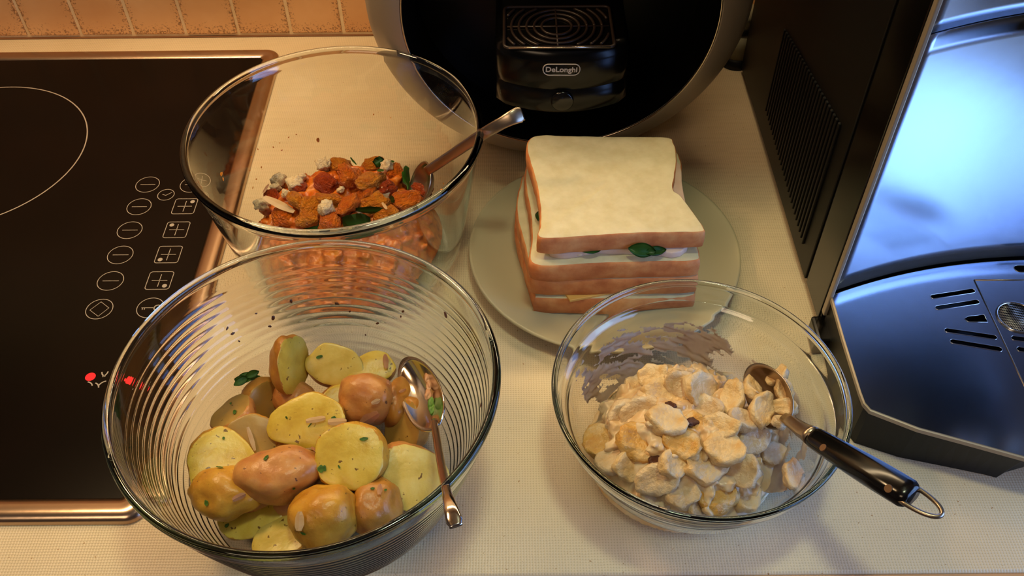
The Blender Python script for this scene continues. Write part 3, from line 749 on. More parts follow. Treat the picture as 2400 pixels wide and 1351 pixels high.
# residue on the spoon
for k, (u, v) in enumerate(((1003, 885), (1006, 905), (1002, 925), (1010, 945), (1012, 960))):
    p = at(u, v, .0535); bm = bmesh.new(); bmesh.ops.create_icosphere(bm, subdivisions=3, radius=.0022)
    for q in bm.verts: q.co = Vector((q.co.x*.9, q.co.y*1.7, q.co.z*.6))*(1+.6*nz(q.co, 500, k))
    bm.transform(Matrix.Translation(p)); o = from_bm('shallot_scrap', bm, M_SHAL_P if k < 3 else M_LEAF2); centre(o)
    tag(o, ('shallot scrap sticking high in the bowl of the potato spoon', 'shallot scrap in the middle of the potato spoon', 'lower shallot scrap in the potato spoon', 'green scrap where the potato spoon meets its handle', 'lowest green scrap on the potato spoon neck')[k], 'food scrap', 'scraps sticking to the potato spoon')

# salad spoon in the squash bowl
sp2 = thing('serving_spoon', at(990, 400, .035), 'steel spoon with its bowl buried in the squash salad, handle over the right rim', 'spoon')
pts = [at(*q) for q in ((1000, 402, .064), (1060, 362, .087), (1120, 322, .1110), (1155, 301, .1240), (1196, 278, .1320), (1224, 266, .1330))]
path = spline(pts, 6); n_ = len(path); rows = []
for i, p in enumerate(path):
    t = i/(n_-1); w = .0038+.0008*t if t < .7 else .0043+(t-.7)*.0060
    if t > .965: w *= .82
    rows.append((p, w, .0013))
from_bm('spoon_handle', sweep(rows, None, 14, 2.6), M_SPOON_OLD, sp2)
heel2 = at(1008, 395, .065); tip2 = at(958, 470, .032); c = (heel2+tip2)/2
spoon_bowl(c, (tip2-heel2).length*1.02, .033, .010, tip2-heel2, (-.80, -.25, .45), M_SPOON_OLD, sp2)

# black-handled server in the creamy salad
sp3 = thing('serving_spoon', at(1795, 930, .035), 'serving spoon with a black riveted handle resting in the creamy salad bowl', 'spoon')
tip = at(1752, 866, .046); heel = at(1846, 990, .052); c = (tip+heel)/2
hpts = [at(*q) for q in ((1848, 985, .056), (1880, 1008, .0640), (1905, 1024, .0700), (1980, 1070, .0830), (2060, 1118, .0935), (2140, 1166, .1000), (2180, 1190, .1020))]
spoon_bowl(c, (tip-heel).length*1.04, .0330, .0105, (tip-heel), (-.85, -.25, .50), M_SPOON_OLD, sp3)
p0, p1, p2 = hpts[0], hpts[1], hpts[2]
rows = [(p0-(p1-p0)*.4, .0030, .0010), (p0, .0038, .0014), (p1, .0050, .0022), (p1*.4+p2*.6, .0056, .0040), (p2, .0060, .0052)]
from_bm('neck', sweep(rows, (-.45, -.75, 0), 16, 2.3), M_SPOON_OLD, sp3)
path = spline(hpts[2:6], 8); n_ = len(path); rows = []
for i, p in enumerate(path):
    t = i/(n_-1); w = .0062+.0022*math.sin(t*math.pi*.62)
    if t < .04: w *= .9
    if t > .93: w *= 1-(t-.93)*4.2
    rows.append((p, w, w*.72))
hbm = sweep(rows, (-.45, -.75, 0), 20, 2.5)
hnd = from_bm('handle', hbm, M_HANDLE, sp3)
th_ = bvh([hnd])
for u, v in ((1929, 1050), (2082, 1146)):
    h = cast(th_, u, v)
    if h:
        bm = bmesh.new(); bmesh.ops.create_cone(bm, cap_ends=True, segments=24, radius1=.0023, radius2=.0021, depth=.0008)
        n = h[1] if h[1].z > 0 else -h[1]
        bm.transform(Matrix.Translation(h[0]) @ n.to_track_quat('Z', 'Y').to_matrix().to_4x4()); from_bm('rivet', bm, M_RIVET, hnd, False, True)
e0 = hpts[5]; e1 = at(2206, 1208, .1020); dd = (e1-e0).normalized(); sd = Vector((-dd.y, dd.x, 0)).normalized()
loop = []
L_ = (e1-e0).length
for k in range(25):
    a = math.pi*k/24; loop.append(e0-dd*.004+dd*(L_+.004)*math.sin(a)**.8+sd*.0064*math.cos(a))
from_bm('hanging_loop', tube(loop, .0013, 8), M_SPOON_OLD, sp3)

# ------------------------------------------------------------------ roasted squash salad
def blob_mesh(name, mat, seed, sub=3, amp=.35, sq=1.0, boxy=0.0, fs=1.6):
    bm = bmesh.new(); bmesh.ops.create_icosphere(bm, subdivisions=sub, radius=1)
    for q in bm.verts:
        p = q.co.normalized()
        if boxy:
            m = max(abs(p.x), abs(p.y), abs(p.z)); p = p*(1-boxy)+p/m*boxy*.8
        q.co = p*(1+amp*nz(p, fs, seed)+amp*.4*nz(p, fs*3, seed+5)); q.co.z *= sq
    me = bpy.data.meshes.new(name); bm.to_mesh(me); bm.free(); me.materials.append(mat)
    me.polygons.foreach_set('use_smooth', [True]*len(me.polygons)); return me
def clump(bm, lumps, voxel, mat, name, seed, amp=.3):
    for c_, r_, sc_ in lumps:
        b2 = bmesh.new(); bmesh.ops.create_icosphere(b2, subdivisions=3, radius=1)
        rot = Euler((rnd.uniform(-.8, .8), rnd.uniform(-.8, .8), rnd.uniform(0, 6))).to_matrix()
        for q in b2.verts:
            p = q.co.normalized(); d = 1+amp*nz(p, 1.5, seed+r_*9000)+amp*.5*nz(p, 3.5, seed+r_*7000)
            q.co = rot @ Vector((p.x*sc_[0], p.y*sc_[1], p.z*sc_[2]))*(r_*d)+c_
        me_ = bpy.data.meshes.new('t'); b2.to_mesh(me_); b2.free(); bm.from_mesh(me_); bpy.data.meshes.remove(me_)
    me_ = bpy.data.meshes.new('t'); bm.to_mesh(me_); bm.free(); o_ = link('t', me_)
    m_ = o_.modifiers.new('r', 'REMESH'); m_.mode = 'VOXEL'; m_.voxel_size = voxel
    m2 = o_.modifiers.new('s', 'SMOOTH'); m2.iterations = 2; m2.factor = .5
    dg = bpy.context.evaluated_depsgraph_get(); dg.update()
    me2 = bpy.data.meshes.new_from_object(o_.evaluated_get(dg)); me2.name = name; bpy.data.objects.remove(o_)
    me2.materials.clear(); me2.materials.append(mat); me2.polygons.foreach_set('use_smooth', [True]*len(me2.polygons))
    return link(name, me2)
HC = Vector((-0.1310, 0.5290))
def heap_bm(cx_, cy_, R, hfun, z0, n=40, rings=26, seed=0, rough=.0016, fs=120):
    bm = bmesh.new(); prev = None; cvt = None
    for i in range(rings+1):
        t = i/rings; cur = []
        if i == 0:
            cvt = bm.verts.new((cx_, cy_, hfun(0, 0)+z0)); prev = None; continue
        for k in range(n):
            a = 2*math.pi*k/n; r = R(a)*t; x_, y_ = r*math.cos(a), r*math.sin(a)
            z_ = z0+hfun(x_, y_)*(1-t**7)
            d = rough*(1-t**8)
            p = Vector((cx_+x_, cy_+y_, z_))
            cur.append(bm.verts.new(p+Vector((d*nz(p, fs, seed), d*nz(p, fs, seed+2), 1.5*d*nz(p, fs, seed+4)+abs(d)*.3))))
        if prev:
            for k in range(n): bm.faces.new((prev[k], cur[k], cur[(k+1) % n], prev[(k+1) % n]))
        else:
            for k in range(n): bm.faces.new((cvt, cur[k], cur[(k+1) % n]))
        prev = cur
    bt = [bm.verts.new((v.co.x, v.co.y, z0)) for v in prev]
    for k in range(n): bm.faces.new((prev[k], bt[k], bt[(k+1) % n], prev[(k+1) % n]))
    bm.faces.new(bt)
    bmesh.ops.recalc_face_normals(bm, faces=bm.faces[:]); return bm
def hR(a):
    return .0750-.002*max(0, math.cos(a))-.001*max(0, math.sin(a))+.0015*math.sin(3*a+1)+.001*math.sin(5*a)
def hH(x_, y_):
    d = math.hypot(x_*1.0, y_*1.05)/.070
    return max(.004, .035*(1-d*d*.36)+.05*max(0, y_)-.16*max(0, -y_-.015)+.006*nz((x_, y_, 0), 60, 3))
bm = heap_bm(HC.x, HC.y-.002, hR, hH, .0085, 72, 30, 3, .0022, 160)
lumps = []
for k in range(190):
    a = rnd.uniform(0, 2*math.pi); r = hR(a)*math.sqrt(rnd.random())*.92; x_, y_ = r*math.cos(a), r*math.sin(a)
    lumps.append((Vector((HC.x+x_, HC.y-.002+y_, .0085+hH(x_, y_)*(1-(r/hR(a))**7)+rnd.uniform(-.001, .002))), rnd.uniform(.0026, .0062), (1.3, rnd.uniform(.6, 1), rnd.uniform(.6, .9))))
heap = clump(bm, lumps, .0011, M_SQ_BASE, 'mashed_squash_mixture', 3, .5); centre(heap)
tag(heap, 'soft crushed orange squash mixture spread over the floor of the rear bowl', 'salad', None, 'stuff')
tq = bvh([heap])
sqm = [[blob_mesh('squash_chunk', M_SQ[m], 11*m+s, 3, .40, .75, .35) for s in range(3)] for m in range(3)]
ftm = [blob_mesh('feta_crumb', M_FETA, 50+s, 3, .55, .8, .3, 2.2) for s in range(4)]
def put(me, name, tree, u, v, r, rot, label, cat, group, sink=.35, scl=(1, 1, 1), wall=None):
    h = cast(tree, u, v)
    if h is None: return None
    p = h[0]+Vector((0, 0, r*(1-sink)*.6))-ray(u, v).normalized()*0
    o = link(name, me); o.location = p; o.rotation_euler = rot; o.scale = (r*scl[0], r*scl[1], r*scl[2]); tag(o, label, cat, group); return o
GQ = 'roasted squash chunks in the rear bowl'
SQ = [(665, 385, 9.5, 0, 'bright orange squash chunk standing at the upper left of the salad'), (725, 410, 9, 2, 'dark red roasted chunk right of the upper left orange one'),
      (848, 380, 9.5, 2, 'curled reddish squash piece highest at the back of the salad'), (800, 398, 9, 1, 'amber squash chunk left of the curled reddish piece'),
      (880, 395, 8, 1, 'amber squash chunk right of the curled reddish piece'), (765, 440, 9, 2, 'dark red squash lump in the middle left of the salad'),
      (822, 425, 9.5, 0, 'orange squash lump at the very middle of the salad'), (870, 440, 11, 1, 'large amber squash piece right of the middle'),
      (925, 412, 8, 0, 'orange cube of squash by the basil near the spoon'), (950, 482, 10.5, 0, 'round orange slice of squash below the spoon bowl'),
      (770, 480, 9, 1, 'amber squash lump below the dark red one'), (820, 490, 10, 0, 'orange squash lump low in the middle'),
      (880, 490, 10, 1, 'broad amber squash piece low right of the middle'), (730, 500, 8.5, 1, 'amber squash lump right of the pale sliver'),
      (665, 520, 9, 0, 'orange squash piece lowest at the left'), (720, 525, 8, 1, 'amber squash piece low at the front rim'),
      (775, 530, 8.5, 0, 'orange squash piece touching the front rim'), (845, 528, 8.5, 0, 'orange squash piece right of the feta cube at the front'),
      (905, 515, 8.5, 1, 'pale amber squash piece above the front basil'), (700, 445, 7, 2, 'dark squash scrap under the left feta lumps'),
      (990, 450, 7.5, 2, 'brown squash scrap clinging inside the spoon bowl'), (640, 470, 6.5, 2, 'dark squash scrap at the left edge of the salad'),
      (745, 385, 7, 0, 'small orange squash piece behind the feta'), (905, 450, 7.5, 2, 'reddish squash scrap above the broad amber piece'), (700, 480, 8, 1, 'amber squash bit under the feta lumps'),
      (610, 505, 6, 1, 'small amber squash bit beside the left leaf'), (860, 465, 8, 0, 'orange squash bit in the centre right')]
SQO = []
for k, (u, v, r, m, lb) in enumerate(SQ):
    o = put(sqm[m][k % 3], 'squash_chunk', tq, u, v, r*.00108, (rnd.uniform(-.6, .6), rnd.uniform(-.6, .6), rnd.uniform(0, 6)), lb, 'squash', GQ, scl=(1.15, rnd.uniform(.8, 1), rnd.uniform(.75, .95)))
    if o: SQO.append(o)
GFE = 'feta lumps in the squash salad'
FE = [(645, 420, 6.5, 'big white feta lump at the upper left'), (657, 436, 6, 'white feta lump below the big upper left one'), (635, 405, 5, 'feta crumb at the far upper left edge'),
      (693, 447, 6.5, 'white feta lump left of the dark red squash'), (708, 428, 4.5, 'pointed feta crumb above the middle left lump'), (745, 392, 6, 'white feta lump behind, between orange pieces'),
      (762, 402, 6.5, 'tall white feta lump behind the middle'), (620, 494, 6.5, 'white feta lump beside the left leaf'), (768, 503, 6.5, 'feta cube with a yellow stain near the front rim'),
      (908, 403, 5.5, 'feta piece on top of the orange cube near the spoon'), (878, 462, 4.5, 'flat feta shard right of the middle'), (905, 468, 5, 'feta shard by the round orange slice'),
      (822, 412, 3.5, 'tiny feta crumb at the back'), (842, 505, 3.5, 'small feta crumb at the front middle'), (672, 462, 3.5, 'small feta crumb over the dark scrap'),
      (648, 450, 4.5, 'feta crumb over the left edge'), (670, 405, 4, 'small feta crumb beside the upper left orange chunk'), (800, 453, 3.2, 'tiny feta fleck in the middle')]
for k, (u, v, r, lb) in enumerate(FE):
    put(ftm[k % 4], 'feta_lump', bvh([heap]) if k == 0 else tq, u, v, r*.00092, (rnd.uniform(-1, 1), rnd.uniform(-1, 1), rnd.uniform(0, 6)), lb, 'feta', GFE, sink=-.9 if 'tall' not in lb else -1.1)
# pale slivers and leaves lie on the chunk tops
def full_bvh(objs):
    vs, fs = [], []
    for o in objs:
        mw = Matrix.LocRotScale(o.location, o.rotation_euler, o.scale); b = len(vs)
        vs += [mw @ v.co for v in o.data.vertices]; fs += [[b+i for i in p.vertices] for p in o.data.polygons]
    return BVHTree.FromPolygons(vs, fs)
tsq = full_bvh(SQO+[heap])
GL2 = 'almond slivers in the squash salad'
for k, (u, v, L, w, h_, lb) in enumerate(((655, 484, 92, 24, -28, 'long pale almond sliver at the left of the squash salad'), (905, 488, 50, 8, -60, 'thin pale sliver beside the round orange slice'), (624, 447, 34, 8, 75, 'brown pink sliver at the left edge of the salad'))):
    scatter_leaf(u, v, L*.00030, w*.00030, h_, M_SHAL if k < 2 else M_SHAL_P, 'almond_sliver', lb, 'almond', GL2, tsq, lift=.0022, th=.0020, jag=.1, seed=k+80)
GB = 'basil leaves in the squash salad'
for k, (u, v, L, w, h_, lb) in enumerate(((578, 482, 54, 22, -25, 'pointed green leaf touching the left glass of the squash bowl'), (609, 466, 40, 14, 80, 'narrow green leaf between the glass and the almond sliver'),
        (888, 383, 24, 22, 40, 'small round leaf at the back of the squash salad'), (916, 386, 14, 12, 0, 'tiny green leaf dot behind the orange cube'), (945, 392, 30, 22, 20, 'basil tip above the long leaf beside the spoon'),
        (945, 418, 78, 34, 62, 'large drooping basil leaf lying against the spoon bowl'), (893, 408, 20, 12, -70, 'green leaf scrap left of the orange cube'),
        (870, 487, 60, 16, 12, 'dark green leaf under the thin sliver'), (838, 517, 56, 34, 10, 'crumpled basil leaf at the front right of the squash salad'), (742, 533, 60, 16, -4, 'green leaf pressed along the front rim'),
        (912, 470, 24, 14, 30, 'green scrap left of the round orange slice'), (822, 383, 20, 16, 0, 'herb scrap beside the curled reddish piece'), (598, 512, 30, 12, -20, 'green scrap below the left feta lump'))):
    scatter_leaf(u, v, L*.00037, w*.00042, h_, M_LEAF, 'basil_leaf', lb, 'herb', GB, tsq, lift=.0028, th=.0004, jag=.35, seed=k+120)
def bowl_flecks(bowl, pts, mat, name, label, cat, group):
    t_ = bvh([bowl])
    for k, (u, v, r) in enumerate(pts):
        h = cast(t_, u, v)
        if h is None: continue
        n = h[1] if h[1].dot(ray(u, v)) < 0 else -h[1]
        bm = bmesh.new(); bmesh.ops.create_icosphere(bm, subdivisions=2, radius=r*.00022)
        for q in bm.verts: p = q.co.normalized(); q.co = Vector((q.co.x*1.4, q.co.y*.8, q.co.z*.3))*(1+.5*nz(p, 2, k))
        bm.transform(n.to_track_quat('Z', 'X').to_matrix().to_4x4() @ Matrix.Rotation(k*1.3, 4, 'Z'))
        me_ = bpy.data.meshes.new(name); bm.to_mesh(me_); bm.free(); o_ = link(name, me_, mat); o_.location = h[0]+n*.0003; tag(o_, label, cat, group)
BO = {o_.name: o_ for o_ in bpy.data.objects if o_.name.startswith('glass_bowl')}
bowl_flecks(BO['glass_bowl.001'], ((682, 706, 5), (790, 712, 5), (945, 730, 4), (1045, 738, 7), (885, 758, 4), (857, 785, 2.5), (545, 782, 5), (640, 745, 6), (632, 765, 4), (532, 770, 4), (560, 800, 3), (1112, 1020, 4), (940, 742, 3), (600, 735, 3), (820, 730, 3), (1128, 950, 5)), M_DARK,
    'herb_fleck', 'tiny dark herb fleck stuck to the inner wall of the potato bowl', 'herb', 'flecks on the wall of the potato bowl')
bowl_flecks(BO['glass_bowl'], ((745, 328, 7), (518, 408, 7), (522, 420, 5), (694, 315, 2.5), (676, 322, 2.5), (640, 345, 3), (660, 352, 3), (612, 392, 3), (600, 420, 3), (592, 440, 3), (655, 335, 2), (585, 400, 2.5), (876, 268, 2.5), (916, 276, 2), (1040, 430, 3), (1035, 445, 3), (588, 368, 3), (604, 350, 3)), M_SQ[1],
    'squash_fleck', 'tiny amber fleck stuck to the inner wall of the squash bowl', 'crumb', 'flecks on the wall of the squash bowl')
# ------------------------------------------------------------------ creamy salad
def sR(a): return .0630+.002*math.sin(2*a+.5)
def sH(x_, y_):
    d = math.hypot(x_+.003, y_+.003)/.0625
    return max(.0012, .037*(1-max(0, d)**2.6)+.007*nz((x_, y_, 0), 55, 8))
bm = heap_bm(BS[0]-.002, BS[1]-.001, sR, sH, .0070, 96, 40, 8, .0030, 95)
lumps = []
for k in range(120):
    a = rnd.uniform(0, 2*math.pi); r = sR(a)*math.sqrt(rnd.random())*.88; x_, y_ = r*math.cos(a), r*math.sin(a)
    rr_ = rnd.uniform(.0030, .0085)
    lumps.append((Vector((BS[0]-.002+x_, BS[1]-.001+y_, .0070+sH(x_, y_)*(1-(r/sR(a))**5)+rnd.uniform(-.001, .004))), rr_, (1.25, rnd.uniform(.6, 1), rnd.uniform(.45, .8))))
cream = clump(bm, lumps, .0010, M_CREAM_BASE, 'creamy_dressing', 8, .5); centre(cream)
tag(cream, 'thick lumpy cream dressing filling the floor of the small clear bowl', 'salad', None, 'stuff')
tc = bvh([cream])
def slice_mesh(seed, mat):
    bm = bmesh.new(); bmesh.ops.create_icosphere(bm, subdivisions=3, radius=1)
    for q in bm.verts:
        p = q.co.normalized(); m = math.hypot(p.x, p.y)
        z_ = math.copysign(min(abs(p.z), .42)**.8, p.z)*.72; f = (1-abs(p.z)**5)**.3 if abs(p.z) < 1 else 0
        q.co = Vector((p.x*(.6+.4*f)*(1+.16*nz(p, 1.3, seed)), p.y*(.6+.4*f)*.85*(1+.2*nz(p, 1.5, seed+2)), z_+.30*p.x*p.x+.16*nz(p, 2.4, seed+4)-.1))*(1+.25*nz(p, 2.0, seed+7)+.05*nz(p, 5, seed+8))
    me = bpy.data.meshes.new('coated_slice'); bm.to_mesh(me); bm.free(); me.materials.append(mat)
    me.polygons.foreach_set('use_smooth', [True]*len(me.polygons)); return me
slm = [[slice_mesh(7*m+s, M_CREAM[m]) for s in range(4)] for m in range(3)]
GC = 'cream coated slices in the small bowl'
CS = [(1435, 915, 13, 2, 'golden edged slice at the far left back of the creamy salad'), (1560, 925, 13, 1, 'large flat tan slice at the upper middle of the creamy salad'), (1640, 910, 14, 1, 'big cream slice standing at the back of the creamy salad'),
      (1712, 905, 13, 1, 'rounded tan slice behind the spoon, upper right of the salad'), (1755, 950, 13, 1, 'tan lump just left of the spoon bowl'), (1415, 1030, 14, 2, 'golden slice at the left edge of the creamy salad'),
      (1500, 960, 12, 0, 'white coated slice left of the upper middle'), (1600, 900, 11, 0, 'white coated slice behind the tan one'), (1500, 1035, 14, 2, 'amber slice curled in the left middle'),
      (1565, 985, 12, 1, 'narrow tan slice standing in the middle'), (1600, 1040, 12, 2, 'amber edged slice right of the middle'), (1655, 960, 12, 0, 'white slice below the big standing one'),
      (1690, 1000, 11, 1, 'tan piece in the gap below the spoon'), (1480, 1090, 12, 1, 'tan slice at the lower left'), (1540, 1120, 13, 0, 'white coated slice low in the middle left'),
      (1450, 880, 10, 0, 'small white slice at the back left'), (1530, 880, 10, 1, 'small tan slice at the back'), (1700, 1050, 13, 1, 'tan piece right of the dark gap'),
      (1760, 1030, 12, 0, 'white coated lump under the spoon'), (1655, 1090, 13, 1, 'tan lump beside the curled dark piece'), (1740, 1100, 13, 0, 'white lump at the right of the pile'),
      (1600, 1150, 12, 0, 'white coated lump near the front glass'), (1680, 1160, 13, 2, 'amber tinged lump near the front glass'), (1750, 1165, 11, 1, 'orange tinged lump lowest at the right'),
      (1835, 1100, 12, 1, 'pinkish lump lying apart at the right'), (1540, 1165, 10, 0, 'small white lump low at the front left'), (1460, 970, 11, 0, 'white slice over the golden edged one'),
      (1440, 1075, 11, 0, 'white smear covered slice at the lower left edge'), (1800, 1000, 10, 1, 'tan lump hidden beneath the spoon neck'), (1640, 1190, 9, 0, 'small lump touching the front glass'),
      (1810, 1060, 10, 0, 'white lump between the spoon and the lone pinkish one'), (1580, 1085, 11, 1, 'tan slice above the front white lumps'), (1620, 1000, 10, 2, 'small golden slice in the centre'),
      (1495, 905, 10, 1, 'tan slice between the two back left ones')]
for k, (u, v, r, m, lb) in enumerate(CS):
    h = cast(tc, u, v)
    if h is None: continue
    o = link('coated_slice', slm[m][k % 4]); o.location = h[0]-Vector((0, 0, r*.00011))
    o.rotation_euler = (rnd.uniform(-.1, .75), rnd.uniform(-.45, .45), rnd.uniform(-.6, .6)); s = r*.00098; o.scale = (s*rnd.uniform(.95, 1.15), s, s*rnd.uniform(.75, 1.0)); tag(o, lb, 'salad piece', GC)
for k, (u, v, z, r, m, lb) in enumerate(((1822, 882, .049, 9, 1, 'tan lump above the upper rim of the black handled spoon'), (1838, 918, .050, 9, 1, 'tan lump on the right rim of the black handled spoon'),
        (1840, 955, .050, 9, 1, 'long tan piece along the right rim of the black handled spoon'), (1828, 990, .049, 8, 0, 'pale lump at the lower rim of the black handled spoon'),
        (1765, 915, .049, 11, 1, 'rounded tan slice half covering the spoon bowl'), (1785, 960, .050, 12, 1, 'thick tan slice lying on the lower half of the spoon bowl'), (1745, 985, .046, 12, 0, 'white coated slice left of the spoon bowl'),
        (1718, 935, .046, 13, 1, 'large rounded slice standing left of the spoon bowl'), (1862, 1118, .030, 11, 0, 'white edge of the lone pinkish lump'))):
    o = link('coated_slice', slm[m][k % 4]); o.location = at(u, v, z); o.rotation_euler = (rnd.uniform(-.6, .6), rnd.uniform(-.6, .6), rnd.uniform(0, 6.2)); s_ = r*.00086; o.scale = (s_*1.1, s_*.85, s_*.9); tag(o, lb, 'salad piece', GC)
GD = 'dark pieces in the creamy salad'
dkm = [blob_mesh('dark_piece', M_DARK, 70+s, 3, .4, .6, .1) for s in range(2)]
for k, (u, v, r, lb) in enumerate(((1540, 1078, 5.5, 'dark brown scrap in the lower left gap of the creamy salad'), (1690, 1062, 4.5, 'dark curled scrap right of the middle of the creamy salad'), (1600, 1182, 4, 'dark fleck near the front glass of the small bowl'), (1572, 952, 3, 'dark dimple scrap beside the large tan slice'), (1625, 990, 4.5, 'brownish purple scrap in the middle of the creamy salad'), (1695, 1090, 4, 'dark scrap below the curled one'))):
    h = cast(tc, u, v)
    if h: o = link('dark_scrap', dkm[k % 2]); o.location = h[0]+Vector((0, 0, .0012)); s = r*.0009; o.scale = (s*1.4, s*.9, s*.7); o.rotation_euler = (0, .2, rnd.uniform(0, 6)); tag(o, lb, 'salad piece', GD)
# cream smeared up the inside of the glass
def smear(a0, a1, z0, z1, thr, seed, na=150, nzs=46):
    bm = bmesh.new(); V = {}
    def f(a, z):
        e = min(1, (a-a0)/(.12*(a1-a0)), (a1-a)/(.12*(a1-a0)), (z1-z)/(.25*(z1-z0)))
        p = Vector((math.cos(a)*2.2, math.sin(a)*2.2, z*150-a*2.5))
        return nz(p*Vector((1, 1, .45)), 1.5, seed)*.7+nz(p, 3.6, seed+1)*.45+.35*(z1-z)/(z1-z0)-.25*(1-max(0, e))
    for i in range(na+1):
        a = a0+(a1-a0)*i/na
        for j in range(nzs+1):
            z = z0+(z1-z0)*j/nzs; w = f(a, z)-thr
            if w > -.02:
                r = rin_s(z)-.0003-max(0, min(.0016, w*.006)); V[i, j] = bm.verts.new((BS[0]+r*math.cos(a), BS[1]+r*math.sin(a), z+.0004))
    for i in range(na):
        for j in range(nzs):
            q = [(i, j), (i+1, j), (i+1, j+1), (i, j+1)]
            if all(k in V for k in q): bm.faces.new([V[k] for k in q])
    for v in [v for v in bm.verts if not v.link_faces]: bm.verts.remove(v)
    bmesh.ops.solidify(bm, geom=bm.faces[:], thickness=.0003) if bm.faces else None
    return bm
o = from_bm('cream_smear', smear(math.radians(58), math.radians(160), .012, .049, .10, 5), M_SMEAR); centre(o)
tag(o, 'pale cream smeared up the far left inside wall of the small bowl', 'cream', None, 'stuff')
o = from_bm('cream_smear', smear(math.radians(-40), math.radians(48), .009, .034, .06, 9), M_SMEAR); centre(o)
tag(o, 'whitish cream streaks on the right inside wall beneath the black spoon handle', 'cream', None, 'stuff')

# ------------------------------------------------------------------ round capsule coffee machine
MX, MZ, MR = 0.0360, 0.1492, 0.1475; MY = 0.0125
cm = thing('capsule_coffee_machine', (MX, 0.70, 0), 'round black capsule coffee machine with a silver ring, behind the plate', 'coffee machine')
prof = [(.1175, .6040), (.1186, .6030), (.1200, .6032), (.1320, .6110), (.1420, .6200), (.1468, .6270), (.1476, .6310), (.1474, .640), (.1440, .644), (.1180, .644), (.1165, .620)]
from_bm('silver_ring', lathe([(r*1.009, y) for r, y in prof], (MX, MY, MZ), 128, True, 'Y'), M_SILVER, cm)
from_bm('ring_lip', lathe([(.1179, .6030), (.1189, .6022), (.1199, .6030), (.1189, .6040)], (MX, MY, MZ), 128, True, 'Y'), M_SILVER_L, cm)
from_bm('front_recess', lathe([(.1181, .6040), (.1160, .6120), (.1120, .6400), (.1040, .6620), (.085, .6700), (.04, .6720), (0, .6722)], (MX, MY, MZ), 96, False, 'Y'), M_BLK, cm)
from_bm('drum_body', lathe([(0, .645), (.140, .6445), (.1415, .650), (.138, .76), (.130, .79), (.10, .80), (0, .80)], (MX, MY, MZ), 96, False, 'Y'), M_BLK_M, cm)
from_bm('foot', box(MX-.07, MX+.07, .66, .78, 0, .014, .004), M_BLK_M, cm)
# drip tray cantilevered from the recess
trx0, trx1 = -0.0128, 0.0855; tcx = (trx0+trx1)/2
def tray_out(y0, bulge, xs=0.0, n=16):
    pts = []
    for k in range(n+1):
        t = k/n; x_ = trx0+xs+(trx1-trx0-2*xs)*t; pts.append((x_, y0+bulge*(2*t-1)**2+ (0.004*(max(0, abs(2*t-1)-.9)/.1)**2)))
    return pts+[(trx1-xs, .664), (trx0+xs, .664)]
bm = bmesh.new(); loops = []
for ins, z in ((.010, .0965), (.003, .0975), (.0, .1010), (-.0004, .110), (.0010, .1165), (.0018, .1185), (.0004, .1205), (-.0002, .128), (.0, .142), (.0018, .1485), (.006, .1518), (.010, .1522)):
    loops.append([bm.verts.new((p[0], p[1], z)) for p in tray_out(.5655+ins, .014, max(0, ins)*.6)])
for a, b in zip(loops, loops[1:]):
    for i in range(len(a)): bm.faces.new((a[i], a[(i+1) % len(a)], b[(i+1) % len(a)], b[i]))
bm.faces.new(loops[0][::-1]); bm.faces.new(loops[-1]); bmesh.ops.recalc_face_normals(bm, faces=bm.faces[:])
tray = from_bm('drip_tray', bm, M_BLK_F, cm); sharp(tray, .9)
tb_ = bvh([tray])
# grille plate with concentric slots
zt = .1535
gcorn = [at(*q, zt) for q in ((1182, 112), (1440, 104), (1405, 15), (1182, 18))]
gx0 = gcorn[0].x; gx1 = gcorn[1].x; gy0 = gcorn[0].y; gy1 = min(.655, gcorn[2].y)
gcx, gcy = (gx0+gx1)/2-.001, (gy0+gy1)/2
bm = prism(rrect(gx0, gx1, gy0, gy1, .004, 5), .1522, zt-.0008)
gp = from_bm('grille_plate', bm, M_BLK, tray, False)
bm = bmesh.new()
k = 0
for r in (.011, .0165, .022, .0275, .033, .0385, .044):
    run = []
    for q in circ((gcx, gcy), r, 96)+[(gcx+r, gcy)]:
        ins = gx0+.0025 < q[0] < gx1-.0025 and gy0+.0025 < q[1] < gy1-.0025
        if ins: run.append((q[0], q[1], zt))
        if (not ins or q == (gcx+r, gcy)) and len(run) > 3:
            b2 = tube(run, .0011, 6); me_ = bpy.data.meshes.new('t'); b2.to_mesh(me_); b2.free(); bm.from_mesh(me_); bpy.data.meshes.remove(me_); run = []
        elif not ins: run = []
for pr in (((gx0+.002, gcy, zt), (gx1-.002, gcy, zt)), ((gcx, gy0+.002, zt), (gcx, gy1-.002, zt))):
    b2 = tube([Vector(pr[0]), Vector(pr[1])], .0008, 6); me_ = bpy.data.meshes.new('t'); b2.to_mesh(me_); b2.free(); bm.from_mesh(me_); bpy.data.meshes.remove(me_)
gb = from_bm('grille_bars', bm, M_GRILLE, tray); gb['kind'] = 'stuff'
from_bm('grille_frame', tube([(p[0], p[1], zt) for p in rrect(gx0, gx1, gy0, gy1, .004, 5)], .0012, 8, True), M_GRILLE, tray)
from_bm('bright_front_edge', tube([(gx0+.003, gy0-.0008, zt+.0004), (gx1-.003, gy0-.0008, zt+.0004)], .0006, 8), M_SILVER_L, tray)
# release button
h = cast(tb_, 1318, 238)
if h:
    bm = lathe([(0, -.0012), (.0075, -.0010), (.0085, 0), (.0085, .002)], (0, 0, 0), 40, False, 'Y')
    n = h[1] if h[1].y < 0 else -h[1]
    bm.transform(Matrix.Translation(h[0]) ); from_bm('release_button', bm, M_BLK, tray)
